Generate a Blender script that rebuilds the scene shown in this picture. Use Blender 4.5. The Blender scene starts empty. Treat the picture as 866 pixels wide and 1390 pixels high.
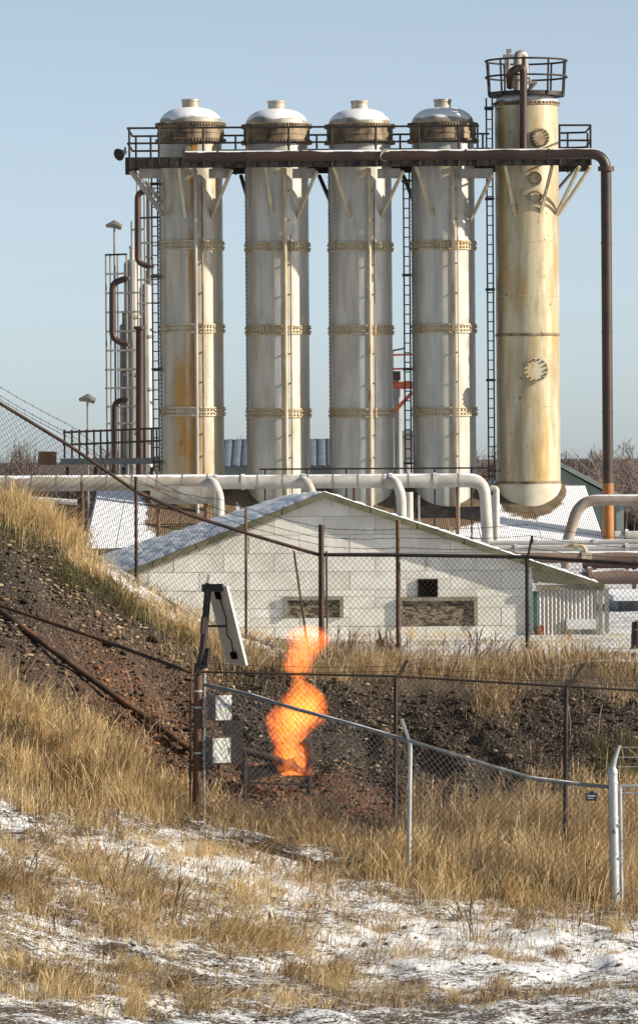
import bpy, math, random
import numpy as np
from mathutils import Vector, Matrix
random.seed(7); rng = np.random.default_rng(7)
R = math.radians
SC = bpy.context.scene
COL = SC.collection

# ------------------------------------------------------------------ camera
F = 6500.0; CX, CY = 433.0, 695.0; HZ = 620.0
CAM = Vector((0, 0, 3.0))
pit = math.atan((CY - HZ) / F); rol = R(0.40)
fw = Vector((0, math.cos(pit), -math.sin(pit))); rt = Vector((1, 0, 0)); up = Vector((0, math.sin(pit), math.cos(pit)))
RT = rt * math.cos(rol) - up * math.sin(rol); UP = rt * math.sin(rol) + up * math.cos(rol)
cd = bpy.data.cameras.new('camera'); cam = bpy.data.objects.new('camera', cd); COL.objects.link(cam)
m3 = Matrix((RT, UP, -fw)).transposed(); cam.matrix_world = Matrix.Translation(CAM) @ m3.to_4x4()
cd.sensor_fit = 'VERTICAL'; cd.sensor_height = 24.0; cd.lens = 24.0 * F / 1390.0
cd.clip_start = 1.0; cd.clip_end = 20000
SC.camera = cam

# ------------------------------------------------------------------ light
SUN_AZ, SUN_EL = 78.0, 24.0          # azimuth to the right of the direction back to the camera
S = Vector((math.sin(R(SUN_AZ)) * math.cos(R(SUN_EL)), -math.cos(R(SUN_AZ)) * math.cos(R(SUN_EL)), math.sin(R(SUN_EL))))
sl = bpy.data.lights.new('sun', 'SUN'); so = bpy.data.objects.new('sun', sl); COL.objects.link(so)
sl.energy = 4.9; sl.angle = R(0.5); sl.color = (1.0, 0.90, 0.74)
so.rotation_euler = (-S).to_track_quat('-Z', 'Y').to_euler(); so.location = (40, 20, 60)
W = bpy.data.worlds.new('World'); SC.world = W; W.use_nodes = True
wn = W.node_tree.nodes; wl = W.node_tree.links
bg = wn['Background']; sky = wn.new('ShaderNodeTexSky'); sky.sky_type = 'NISHITA'; sky.sun_disc = False
sky.sun_elevation = R(SUN_EL); sky.sun_rotation = math.atan2(S.x, S.y)
sky.air_density = 0.45; sky.dust_density = 0.5; sky.ozone_density = 1.4
hs = wn.new('ShaderNodeHueSaturation'); hs.inputs['Saturation'].default_value = .60; hs.inputs['Hue'].default_value = .484
wl.new(sky.outputs[0], hs.inputs['Color']); wl.new(hs.outputs[0], bg.inputs[0]); bg.inputs[1].default_value = 0.087
SC.view_settings.view_transform = 'Standard'; SC.view_settings.look = 'None'
SC.view_settings.exposure = 0.75; SC.view_settings.gamma = 1.0

def P(px, py, D):
    d = fw + RT * ((px - CX) / F) + UP * ((CY - py) / F)
    return CAM + d * (D / d.y)
def M(D): return D / F                     # metres per photo pixel at depth D

# ------------------------------------------------------------------ mesh builder
class MB:
    def __init__(s): s.v = []; s.f = []
    def add(s, vs, fs):
        o = len(s.v); s.v += [tuple(v) for v in vs]; s.f += [tuple(i + o for i in f) for f in fs]; return s
    def box(s, c, size, rz=0.0, axes=None):
        c = Vector(c); hx, hy, hz = [k / 2 for k in size]
        if axes: ax, ay, az = [Vector(a) for a in axes]
        else: ax = Vector((math.cos(rz), math.sin(rz), 0)); ay = Vector((-math.sin(rz), math.cos(rz), 0)); az = Vector((0, 0, 1))
        vs = [c + ax * (hx * i) + ay * (hy * j) + az * (hz * k) for k in (-1, 1) for j in (-1, 1) for i in (-1, 1)]
        return s.add(vs, [(0, 2, 3, 1), (4, 5, 7, 6), (0, 1, 5, 4), (2, 6, 7, 3), (0, 4, 6, 2), (1, 3, 7, 5)])
    def bar(s, a, b, w, h=None):
        a, b = Vector(a), Vector(b); h = h or w; d = b - a; L = d.length; d.normalize()
        ref = Vector((0, 0, 1)) if abs(d.z) < .95 else Vector((0, 1, 0))
        x = d.cross(ref).normalized(); z = x.cross(d)
        return s.box((a + b) / 2, (w, L, h), axes=(x, d, z))
    def path(s, pts, r, n=8, caps=True, flat=False):
        pts = [Vector(p) for p in pts]; rs = r if isinstance(r, (list, tuple)) else [r] * len(pts)
        t0 = (pts[1] - pts[0]).normalized()
        ref = Vector((0, 0, 1)) if abs(t0.z) < .9 else Vector((0, 1, 0))
        u = t0.cross(ref).normalized(); rings = []; prev = t0
        for i, p in enumerate(pts):
            if i == 0: t = t0
            elif i == len(pts) - 1: t = (pts[i] - pts[i - 1]).normalized()
            else: t = ((pts[i + 1] - pts[i]).normalized() + (pts[i] - pts[i - 1]).normalized()).normalized()
            q = prev.rotation_difference(t); u = (q @ u).normalized(); prev = t
            w = t.cross(u)
            rings.append([p + (u * math.cos(2 * math.pi * k / n) + w * math.sin(2 * math.pi * k / n)) * rs[i] for k in range(n)])
        vs = [v for rg in rings for v in rg]; fs = []
        for i in range(len(pts) - 1):
            for k in range(n):
                a = i * n + k; b = i * n + (k + 1) % n; fs.append((a, b, b + n, a + n))
        if caps: fs.append(tuple(range(n - 1, -1, -1))); o = (len(pts) - 1) * n; fs.append(tuple(o + k for k in range(n)))
        return s.add(vs, fs)
    def tube(s, a, b, r, n=8, r2=None): return s.path([a, b], [r, r if r2 is None else r2], n)
    def lathe(s, c, prof, n=48):
        c = Vector(c); vs = []; fs = []
        for (r, z) in prof:
            for k in range(n):
                a = 2 * math.pi * k / n; vs.append(c + Vector((r * math.cos(a), r * math.sin(a), z)))
        for i in range(len(prof) - 1):
            for k in range(n):
                a = i * n + k; b = i * n + (k + 1) % n; fs.append((a, b, b + n, a + n))
        if prof[0][0] > 1e-4: fs.append(tuple(range(n - 1, -1, -1)))
        if prof[-1][0] > 1e-4: o = (len(prof) - 1) * n; fs.append(tuple(o + k for k in range(n)))
        return s.add(vs, fs)
    def prism(s, poly, ext):
        n = len(poly); ext = Vector(ext); p = [Vector(q) for q in poly]
        return s.add(p + [q + ext for q in p], [tuple(range(n)), tuple(range(2 * n - 1, n - 1, -1))] + [(i, i + n, (i + 1) % n + n, (i + 1) % n) for i in range(n)])
    def build(s, name, mat, parent=None, smooth=False, kind=None, fix=True):
        me = bpy.data.meshes.new(name)
        off = Vector((0, 0, 0)); q = parent
        while q is not None: off += q.location; q = q.parent
        me.from_pydata([(v[0] - off.x, v[1] - off.y, v[2] - off.z) for v in s.v], [], s.f)
        if mat: me.materials.append(mat)
        if fix:
            import bmesh
            bm = bmesh.new(); bm.from_mesh(me); bmesh.ops.recalc_face_normals(bm, faces=bm.faces[:]); bm.to_mesh(me); bm.free()
        if smooth:
            for p in me.polygons: p.use_smooth = True
            me.set_sharp_from_angle(angle=R(40))
        o = bpy.data.objects.new(name, me); COL.objects.link(o)
        if parent: o.parent = parent
        if kind: o['kind'] = kind
        return o

def bend(pts, rad, k=6):
    pts = [Vector(p) for p in pts]; out = [pts[0]]
    for i in range(1, len(pts) - 1):
        a, b, c = pts[i - 1], pts[i], pts[i + 1]
        r = min(rad, (a - b).length * .48, (c - b).length * .48)
        p0 = b + (a - b).normalized() * r; p1 = b + (c - b).normalized() * r
        for j in range(k + 1):
            t = j / k; out.append(p0 * (1 - t) ** 2 + b * 2 * t * (1 - t) + p1 * t * t)
    out.append(pts[-1]); return out

def root(name, label, cat, loc, group=None):
    o = bpy.data.objects.new(name, None); COL.objects.link(o); o.location = loc; o.empty_display_size = .2
    return tag(o, label, cat, group)
def tag(o, label, cat, group=None):
    o['label'] = label; o['category'] = cat
    if group: o['group'] = group
    return o
def struct(o): o['kind'] = 'structure'; return o
def dup(o, parent=None):
    c = o.copy(); COL.objects.link(c); c.parent = parent
    for ch in [x for x in o.children]: dup(ch, c)
    return c

# ------------------------------------------------------------------ materials
SNOW = (.80, .82, .86); RUST = (.19, .075, .022)
class NT:
    def __init__(s, name):
        s.m = bpy.data.materials.new(name); s.m.use_nodes = True; s.t = s.m.node_tree; s.n = s.t.nodes; s.l = s.t.links
        s.b = s.n['Principled BSDF']; s.out = s.n['Material Output']
    def new(s, ty, **kw):
        n = s.n.new(ty)
        for k, v in kw.items(): setattr(n, k, v)
        return n
    def set(s, sock, v):
        if isinstance(v, bpy.types.NodeSocket): s.l.new(v, sock)
        else: sock.default_value = v
    def math(s, op, a, b=0.0, c=0.0, clamp=False):
        n = s.new('ShaderNodeMath', operation=op, use_clamp=clamp)
        s.set(n.inputs[0], a); s.set(n.inputs[1], b); s.set(n.inputs[2], c); return n.outputs[0]
    def mix(s, f, a, b, blend='MIX'):
        n = s.new('ShaderNodeMix', data_type='RGBA', blend_type=blend); s.set(n.inputs[0], f)
        for i, v in ((6, a), (7, b)):
            s.set(n.inputs[i], (*v, 1) if isinstance(v, tuple) and len(v) == 3 else v)
        return n.outputs[2]
    def ss(s, v, lo, hi, a=0.0, b=1.0):
        n = s.new('ShaderNodeMapRange', interpolation_type='SMOOTHSTEP'); s.set(n.inputs[0], v)
        for i, q in enumerate((lo, hi, a, b)): s.set(n.inputs[i + 1], q)
        return n.outputs[0]
    def coord(s, stretch=(1, 1, 1), rand=True, world=False):
        if world: c = s.new('ShaderNodeNewGeometry').outputs['Position']
        else: c = s.new('ShaderNodeTexCoord').outputs['Object']
        mp = s.new('ShaderNodeMapping'); s.l.new(c, mp.inputs[0]); mp.inputs['Scale'].default_value = stretch
        if rand and not world:
            oi = s.new('ShaderNodeObjectInfo'); cb = s.new('ShaderNodeCombineXYZ')
            for i, k in enumerate((37., 53., 71.)): s.l.new(s.math('MULTIPLY', oi.outputs['Random'], k), cb.inputs[i])
            s.l.new(cb.outputs[0], mp.inputs['Location'])
        return mp.outputs[0]
    def noise(s, vec, scale, detail=5.0, rough=.55, dist=0.0):
        n = s.new('ShaderNodeTexNoise'); s.l.new(vec, n.inputs['Vector']); n.inputs['Scale'].default_value = scale
        n.inputs['Detail'].default_value = detail; n.inputs['Roughness'].default_value = rough; n.inputs['Distortion'].default_value = dist
        return n.outputs[0]
    def bump(s, h, strength=.3, dist=.02):
        n = s.new('ShaderNodeBump'); s.l.new(h, n.inputs['Height']); n.inputs['Strength'].default_value = strength; n.inputs['Distance'].default_value = dist
        s.l.new(n.outputs[0], s.b.inputs['Normal'])
    def snowmask(s, thr, vec, scale=2.0):
        g = s.new('ShaderNodeNewGeometry'); sx = s.new('ShaderNodeSeparateXYZ'); s.l.new(g.outputs['Normal'], sx.inputs[0])
        v = s.math('ADD', sx.outputs[2], s.math('MULTIPLY', s.math('SUBTRACT', s.noise(vec, scale, 4), .5), .9))
        return s.ss(v, thr - .08, thr + .08)
    def done(s, col, rough, metal=0.0):
        s.set(s.b.inputs['Base Color'], (*col, 1) if isinstance(col, tuple) else col)
        s.set(s.b.inputs['Roughness'], rough); s.set(s.b.inputs['Metallic'], metal); return s.m

def mk(name, c1, c2, scale=3., stretch=(1, 1, 1), rough=.7, metal=0., rust=None, snow=None, bump=.15, rcol=RUST, lo=.35, hi=.65):
    t = NT(name); v = t.coord(stretch)
    n1 = t.noise(v, scale, 6)
    col = t.mix(t.ss(n1, lo, hi), c1, c2)
    if rust:
        amt, rs = rust; rm = t.ss(t.noise(t.coord((1, 1, .35)), rs, 6, .65), 1 - amt, 1 - amt + .14)
        rc = t.mix(t.noise(v, rs * 4, 3), tuple(k * .6 for k in rcol), tuple(min(1, k * 1.7) for k in rcol))
        col = t.mix(rm, col, rc)
    if snow is not None: col = t.mix(t.snowmask(snow, t.coord(), 1.6), col, SNOW)
    if bump: t.bump(t.noise(v, scale * 6, 4), bump, .01)
    return t.done(col, rough, metal)

def tower_mat(name, base, dark, zf, sp, rust_amt, stain, spots, metal=.28, rough=.40, tint=(.42, .29, .12), streak=False):
    t = NT(name); v = t.coord(); vs = t.coord((9, 9, .28))
    col = t.mix(t.ss(t.noise(t.coord((3, 3, .5)), 1.2, 6), .35, .7), base, dark)
    col = t.mix(t.ss(t.noise(vs, 1.0, 5), .5, .75, 0, .35), col, dark)
    sx = t.new('ShaderNodeSeparateXYZ'); t.l.new(t.new('ShaderNodeTexCoord').outputs['Object'], sx.inputs[0])
    fr = t.math('FRACT', t.math('DIVIDE', t.math('SUBTRACT', zf, sx.outputs[2]), sp))
    below = t.math('POWER', t.math('SUBTRACT', 1.0, fr), 2.2)
    st = t.ss(t.noise(vs, 1.3, 4), .47, .72)
    m1 = t.math('MULTIPLY', t.math('MULTIPLY', below, st), rust_amt, clamp=True)
    col = t.mix(m1, col, tint)
    big = t.math('MULTIPLY', t.ss(t.noise(t.coord((2.2, 2.2, .30)), 1.0, 5), .50, .70), stain, clamp=True)
    col = t.mix(big, col, (.40, .235, .065))
    if streak:
        nx = t.noise(t.coord((5, 5, .5)), 1.0, 4); X_ = t.math('ADD', sx.outputs[0], t.math('MULTIPLY', t.math('SUBTRACT', nx, .5), .35)); front = t.ss(sx.outputs[1], .1, -.1)
        g1_ = t.math('MULTIPLY', t.ss(t.math('ABSOLUTE', t.math('SUBTRACT', X_, .10)), .19, .06), t.ss(t.noise(t.coord((3, 3, .8)), 1.2, 4), .30, .52))
        g2_ = t.math('MULTIPLY', t.ss(t.math('ABSOLUTE', t.math('ADD', X_, .15)), .62, .25), t.math('MULTIPLY', t.ss(sx.outputs[2], 6.6, 5.6), t.ss(sx.outputs[2], 2.2, 3.2)))
        g2_ = t.math('MULTIPLY', g2_, t.ss(t.noise(t.coord((2, 2, .6)), 1.5, 5), .30, .55, .35, .95))
        g3_ = t.math('MULTIPLY', t.ss(sx.outputs[2], 3.6, 2.0, 0, .75), t.ss(t.noise(t.coord((2, 2, .4)), 1.3, 4), .30, .5))
        col = t.mix(t.math('MULTIPLY', g3_, front), col, (.40, .265, .09))
        col = t.mix(t.math('MULTIPLY', g2_, front), col, (.38, .20, .045))
        col = t.mix(t.math('MULTIPLY', g1_, front), col, t.mix(t.noise(v, 4, 4), (.22, .085, .018), (.46, .25, .06)))
    sp1 = t.math('MULTIPLY', t.ss(t.noise(t.coord((1, 1, .7)), 9.0, 2), .68, .72), t.ss(t.noise(v, .9, 2), .42, .54))
    col = t.mix(t.math('MULTIPLY', sp1, spots, clamp=True), col, (.12, .05, .02))
    t.bump(t.noise(t.coord((2, 2, .6)), 1.6, 3), .25, .03)
    return t.done(col, t.ss(n := t.noise(v, 3, 4), .2, .8, rough - .08, rough + .15), metal)

MT_BLACK = mk('black_steel', (.012, .011, .010), (.035, .025, .020), 4, rough=.55, metal=.2, rust=(.38, 5))
MT_RUSTPIPE = mk('brown_pipe_paint', (.032, .017, .013), (.060, .029, .020), 1.5, (1, 1, .4), .5, .1, rust=(.40, 3), rcol=(.09, .04, .02))
MT_RUSTPIPE_SNOW = mk('brown_pipe_snow_topped', (.026, .014, .011), (.050, .024, .017), 1.5, (1, 1, 1), .5, .1, snow=.78)
MT_ORANGE = mk('orange_pipe_paint', (.34, .135, .022), (.22, .075, .02), 2, (1, 1, .6), .55, 0, rust=(.38, 4))
MT_BEIGE = mk('beige_steel', (.50, .43, .31), (.36, .29, .19), 3, (1, 1, .4), .55, .1, rust=(.42, 4))
MT_GREYST = mk('grey_steel', (.34, .32, .29), (.22, .20, .17), 3, (1, 1, .4), .5, .3, rust=(.38, 4))
MT_RUSTBAND = mk('rusted_band', (.055, .032, .018), (.25, .185, .115), 3.5, (1, 1, .35), .65, .2, lo=.3, hi=.62)
MT_FLANGE = mk('cream_flange', (.47, .42, .32), (.36, .28, .155), 1.6, (1, 1, .2), .55, .15, rust=(.47, 3), rcol=(.24, .115, .03))
MT_DOME = mk('dome_metal_snowed', (.36, .34, .30), (.22, .19, .15), 2.5, (1, 1, .6), .5, .2, rust=(.44, 3), snow=.42)
MT_CAP = mk('cap_steel', (.42, .38, .32), (.28, .23, .17), 4, rough=.5, metal=.3, rust=(.38, 5))
MT_WHITEPIPE = mk('white_lagging', (.48, .465, .43), (.34, .32, .285), 2.0, (1, 1, 1), .6, .05, rust=(.38, 1.6), snow=.84, rcol=(.20, .13, .08))
MT_GALV = mk('galvanised_steel', (.50, .52, .54), (.36, .38, .40), 6, (1, 1, .4), .42, .5, rust=(.30, 5))
MT_GALVSNOW = mk('galvanised_rail_frosted', (.17, .185, .20), (.11, .12, .135), 6, rough=.5, metal=.3, snow=.92)
MT_WIRE_D = mk('rusty_wire', (.030, .024, .019), (.065, .045, .030), 8, rough=.6, metal=.3)
MT_WIRE_G = mk('galvanised_wire', (.34, .34, .33), (.22, .22, .22), 6, rough=.45, metal=.5)
MT_POST = mk('rusty_fence_post', (.022, .014, .010), (.075, .038, .022), 4, (1, 1, .3), .65, .1, rust=(.46, 4), rcol=(.12, .05, .02))
MT_POSTR = mk('brown_rusted_post', (.10, .055, .032), (.16, .085, .045), 4, (1, 1, .3), .7, .1, rust=(.46, 4))
MT_BLOCK = mk('white_painted_block', (.80, .78, .71), (.64, .61, .54), 1.7, (1, 1, 1), .8, 0, rust=(.40, 1.6), rcol=(.33, .28, .20), bump=.5)
MT_MORTAR = mk('mortar', (.42, .40, .36), (.34, .32, .28), 5, rough=.9)
MT_FASCIA = mk('mossy_fascia_board', (.085, .085, .045), (.17, .155, .095), 3, rough=.85)
MT_SNOW = mk('snow', (.80, .82, .86), (.72, .74, .79), 2, rough=.75, bump=.5)
def corr_mat():
    t = NT('corrugated_roof_snowed'); v = t.coord(rand=False); a = t.new('ShaderNodeAttribute'); a.attribute_name = 'melt'
    iron = t.mix(t.noise(t.coord((1, 1, .4)), 4, 5), (.10, .055, .028), (.24, .17, .11))
    k = t.math('ADD', a.outputs['Fac'], t.math('MULTIPLY', t.math('SUBTRACT', t.noise(v, 2.2, 5, .65), .5), .75))
    col = t.mix(t.ss(k, .40, .54), (.80, .815, .85), iron)
    t.bump(t.noise(v, 9, 4), .25, .03); return t.done(col, .7)
MT_CORR = corr_mat()
MT_CORRW = mk('corrugated_wall', (.66, .65, .62), (.52, .48, .43), 2, (1, 1, .3), .5, .3, rust=(.40, 2))
MT_BLUEROOF = mk('slate_blue_roof', (.10, .13, .17), (.15, .18, .22), 2, rough=.5, metal=.2)
MT_GREENCLAD = mk('grey_green_cladding', (.17, .21, .20), (.24, .28, .26), 1.5, (1, 1, .3), .55, .2)
MT_DARK = mk('dark_interior', (.003, .003, .003), (.006, .005, .005), 3, rough=.95); MT_DARK.node_tree.nodes['Principled BSDF'].inputs['Specular IOR Level'].default_value = .1
MT_GREENP = mk('green_paint', (.03, .11, .085), (.05, .14, .10), 3, rough=.6, rust=(.33, 4))
MT_REDP = mk('red_paint', (.30, .05, .025), (.20, .04, .03), 3, rough=.6)
MT_VENT = mk('boarded_vent_board', (.30, .24, .165), (.075, .055, .038), 9, (1, 1, 1.6), .9, bump=.6, lo=.44, hi=.56)
MT_VENTR = mk('weathered_frame', (.20, .18, .13), (.30, .275, .22), 5, rough=.85)
MT_PANELB = mk('panel_back_sheet', (.48, .45, .38), (.40, .37, .31), 3, rough=.6)
MT_ALU = mk('aluminium_frame', (.75, .75, .74), (.62, .62, .61), 4, rough=.35, metal=.6)
MT_BOXW = mk('instrument_box_paint', (.72, .73, .70), (.62, .62, .58), 4, rough=.5, rust=(.28, 4))
MT_BOXG = mk('box_side_grey', (.20, .21, .22), (.15, .155, .16), 4, rough=.6)
MT_SIGN = mk('rusted_sign', (.10, .055, .025), (.045, .025, .014), 5, rough=.8)
MT_NAVY = mk('navy_sign', (.02, .025, .07), (.015, .02, .05), 5, rough=.5)
MT_SOOT = mk('sooty_iron', (.008, .007, .007), (.02, .016, .014), 5, rough=.8, metal=.1)
MT_CONC = mk('weathered_concrete', (.15, .115, .07), (.075, .052, .03), 2.5, rough=.9)
MT_COL = mk('pale_column_paint', (.36, .355, .34), (.25, .25, .25), 1.5, (1, 1, .3), .5, .2, rust=(.32, 2))
MT_BARK = mk('bare_bark', (.085, .060, .048), (.13, .095, .078), 3, rough=.9)
MT_GLASS = mk('solar_glass', (.012, .016, .035), (.02, .025, .05), 4, rough=.15)
MT_TWIG = mk('bare_twigs_hazed', (.20, .155, .135), (.26, .205, .18), 2, rough=.95, bump=0)  # twig colour lightened to paint in distance haze

# ------------------------------------------------------------------ ground
def vnoise(x, y, sc, seed):
    r = np.random.default_rng(seed); T = r.random((256, 256)); x = x * sc + 1000; y = y * sc + 1000
    xi = np.floor(x).astype(int); yi = np.floor(y).astype(int); fx = x - xi; fy = y - yi
    fx = fx * fx * (3 - 2 * fx); fy = fy * fy * (3 - 2 * fy); a = xi % 256; b = yi % 256; a1 = (xi + 1) % 256; b1 = (yi + 1) % 256
    return (T[a, b] * (1 - fx) + T[a1, b] * fx) * (1 - fy) + (T[a, b1] * (1 - fx) + T[a1, b1] * fx) * fy - .5
def fbm(x, y, sc, seed, o=4):
    return sum(vnoise(x, y, sc * 2 ** k, seed + k) / 2 ** k for k in range(o))
YS = [30, 45, 50, 55, 58, 60, 62, 64, 66, 68, 70, 72, 76, 85, 95]
XC = [-9, -4.3, -3.0, -1.65, 0, 1.1, 3.2, 4.3, 9]
TB = [[-5.4, -5.2, -4.7, -4.1, -3.6, -3.2, -2.7, -2.0, -1.3, -.6, -.1, -.3, -1.5, -3, -3],
      [-6.0, -5.9, -5.6, -5.05, -4.65, -4.4, -4.0, -3.4, -2.5, -1.5, -.78, -.9, -2.0, -3, -3],
      [-6.15, -6.05, -5.85, -5.4, -5.05, -4.85, -4.55, -4.0, -3.2, -2.3, -1.6, -1.6, -2.5, -3, -3],
      [-6.25, -6.2, -6.05, -5.7, -5.4, -5.15, -4.72, -4.5, -3.9, -3.05, -2.55, -2.5, -2.9, -3, -3],
      [-6.25, -6.2, -6.15, -5.95, -5.75, -5.5, -5.0, -4.65, -4.3, -3.25, -3.0, -3, -3, -3, -3],
      [-6.25, -6.2, -6.15, -6.0, -5.85, -5.65, -5.2, -4.75, -4.3, -3.25, -3.0, -3, -3, -3, -3],
      [-6.25, -6.2, -6.15, -6.0, -5.95, -5.8, -5.3, -4.7, -4.2, -3.25, -3.0, -3, -3, -3, -3],
      [-6.25, -6.2, -6.15, -6.0, -5.95, -5.85, -5.5, -4.9, -4.2, -3.3, -3.0, -3, -3, -3, -3],
      [-6.25, -6.2, -6.15, -6.0, -5.95, -5.85, -5.5, -4.9, -4.2, -3.3, -3.0, -3, -3, -3, -3]]
gx0, gy0, gst = -14.0, 25.0, .1
GX = np.arange(gx0, 14.01, gst); GY = np.arange(gy0, 100.01, gst)
rows = np.array([np.interp(GY, YS, r) for r in TB])
GZ = np.array([[0]]) if False else np.stack([np.interp(GX, XC, rows[:, j]) for j in range(len(GY))], 1)
ker = np.exp(-np.arange(-8, 9) ** 2 / (2 * 3.5 ** 2)); ker /= ker.sum()
pad = np.pad(GZ, 8, mode='edge')
pad = np.apply_along_axis(lambda a: np.convolve(a, ker, 'valid'), 0, pad)
GZ = np.apply_along_axis(lambda a: np.convolve(a, ker, 'valid'), 1, pad)
xx, yy = np.meshgrid(GX, GY, indexing='ij')
nearf = np.clip((74 - yy) / 6, 0.12, 1) 
bkm = np.exp(-((yy - np.interp(xx, [-9, -4.3, -1.65, 0, 4.3], [68, 67.4, 65.8, 65.6, 66.4])) / 1.9) ** 4)
GZ = GZ + bkm * (np.abs(fbm(xx + .35 * yy, yy * .35, 1.5, 61, 2)) * -.34 + fbm(xx, yy, 3.3, 67, 2) * .10)
GZ = GZ + 3.0 + (fbm(xx, yy, .7, 11, 3) * .16 + fbm(xx, yy, 2.6, 31, 2) * .09 + fbm(xx, yy, 4.7, 47, 1) * .05) * nearf
def gz(x, y):
    x = np.asarray(x, float); y = np.asarray(y, float)
    u = np.clip((x - gx0) / gst, 0, len(GX) - 1.001); v = np.clip((y - gy0) / gst, 0, len(GY) - 1.001)
    i = u.astype(int); j = v.astype(int); a = u - i; b = v - j
    return (GZ[i, j] * (1 - a) + GZ[i + 1, j] * a) * (1 - b) + (GZ[i, j + 1] * (1 - a) + GZ[i + 1, j + 1] * a) * b
def g1(x, y): return float(gz(x, y))
def Gp(px, py):                                   # where the line of sight through a photo pixel meets the ground
    for D in np.arange(44, 95, .1):
        p = P(px, py, D)
        if p.z < g1(p.x, p.y): return p
    return P(px, py, 95)
def gpt(px, D):                                   # ground point at depth D under photo column px
    x = (px - CX) / F * D; return Vector((x, D, g1(x, D)))
def seg(px, D):                                   # ground level with x corrected for the slight camera roll
    z = gpt(px, D).z; py = 620 - (z - 3) / D * F; p = P(px, py, D); return Vector((p.x, D, g1(p.x, D)))

def arr_mesh(name, V, loops, starts, totals, mat, attrs=None, smooth=False, kind='stuff'):
    me = bpy.data.meshes.new(name); me.vertices.add(len(V)); me.vertices.foreach_set('co', np.asarray(V, np.float32).ravel())
    me.loops.add(len(loops)); me.loops.foreach_set('vertex_index', np.asarray(loops, np.int32))
    me.polygons.add(len(starts)); me.polygons.foreach_set('loop_start', np.asarray(starts, np.int32))
    me.update(calc_edges=True); me.validate()
    for k, a in (attrs or {}).items():
        at = me.attributes.new(k, 'FLOAT', 'POINT'); at.data.foreach_set('value', np.asarray(a, np.float32))
    me.materials.append(mat)
    if smooth: me.polygons.foreach_set('use_smooth', np.ones(len(starts), bool))
    o = bpy.data.objects.new(name, me); COL.objects.link(o)
    if kind: o['kind'] = kind
    return o

fx = np.arange(-8.0, 8.001, .07); gxx = [8 * 1.25 ** k for k in range(1, 30)]
xs = np.concatenate([-np.array(gxx[::-1]), fx, gxx])
ysx = np.concatenate([[-300, -60, 0, 20, 35, 42, 46], np.arange(48, 76, .08), np.arange(76.3, 100, .5), 100 * 1.2 ** np.arange(1, 23)])
XX, YY = np.meshgrid(xs, ysx, indexing='ij'); ZZ = gz(XX, YY)
far = np.clip((YY - 165) / 80, 0, 1); ZZ = ZZ - far * 1.5
nx, ny = XX.shape; idx = np.arange(nx * ny).reshape(nx, ny)
quads = np.stack([idx[:-1, :-1], idx[1:, :-1], idx[1:, 1:], idx[:-1, 1:]], -1).reshape(-1, 4)
V = np.stack([XX, YY, ZZ], -1).reshape(-1, 3); vx, vy = V[:, 0], V[:, 1]
def sstep(a, lo, hi): t = np.clip((a - lo) / (hi - lo), 0, 1); return t * t * (3 - 2 * t)
def bankw(x, y):                                  # bare gravel bank: between the grass line and the crest
    lo = np.interp(x, [-9, -4.3, -3.3, -2.4, -1.6, 0, 1.4, 2.6, 4.3], [66.2, 65.4, 64.4, 63.4, 63.0, 62.6, 63.2, 64.9, 65.2])
    hi = np.interp(x, [-9, -4.3, -3, -1.65, 0, 2, 4.3], [70.3, 69.7, 69.2, 68.7, 68.2, 67.8, 67.8])
    n = fbm(x, y, 1.0, 77, 3) * .8
    return sstep(y + n, lo - .35, lo + .35) * (1 - sstep(y + n * .5, hi - .3, hi + .3))
def gauss(x, y, cx, cy, sx, sy): return np.exp(-((x - cx) / sx) ** 2 - ((y - cy) / sy) ** 2)
bank = bankw(vx, vy)
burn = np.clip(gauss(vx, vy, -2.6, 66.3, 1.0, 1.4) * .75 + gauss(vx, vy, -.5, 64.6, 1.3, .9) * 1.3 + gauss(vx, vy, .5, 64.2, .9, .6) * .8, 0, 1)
snw = np.where(vy < 63, .475, .34)
snw = snw + .085 * gauss(vx, vy, 2.2, 57.5, 2.6, 2.6) + .12 * gauss(vx, vy, -1.2, 60.3, 1.5, .9) - .12 * gauss(vx, vy, -4, 63, 2, 2.0) - .15 * gauss(vx, vy, 2.5, 61.8, 2, 1.6)
snw = np.where(vy > 69.5, .47, snw) + .10 * gauss(vx, vy, 3.6, 74, 2.2, 3.5); snw = np.where(vy > 78, .52, snw); snw = np.where(vy > 175, .36, snw)
snw = snw * (1 - bank) + bank * .16
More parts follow.
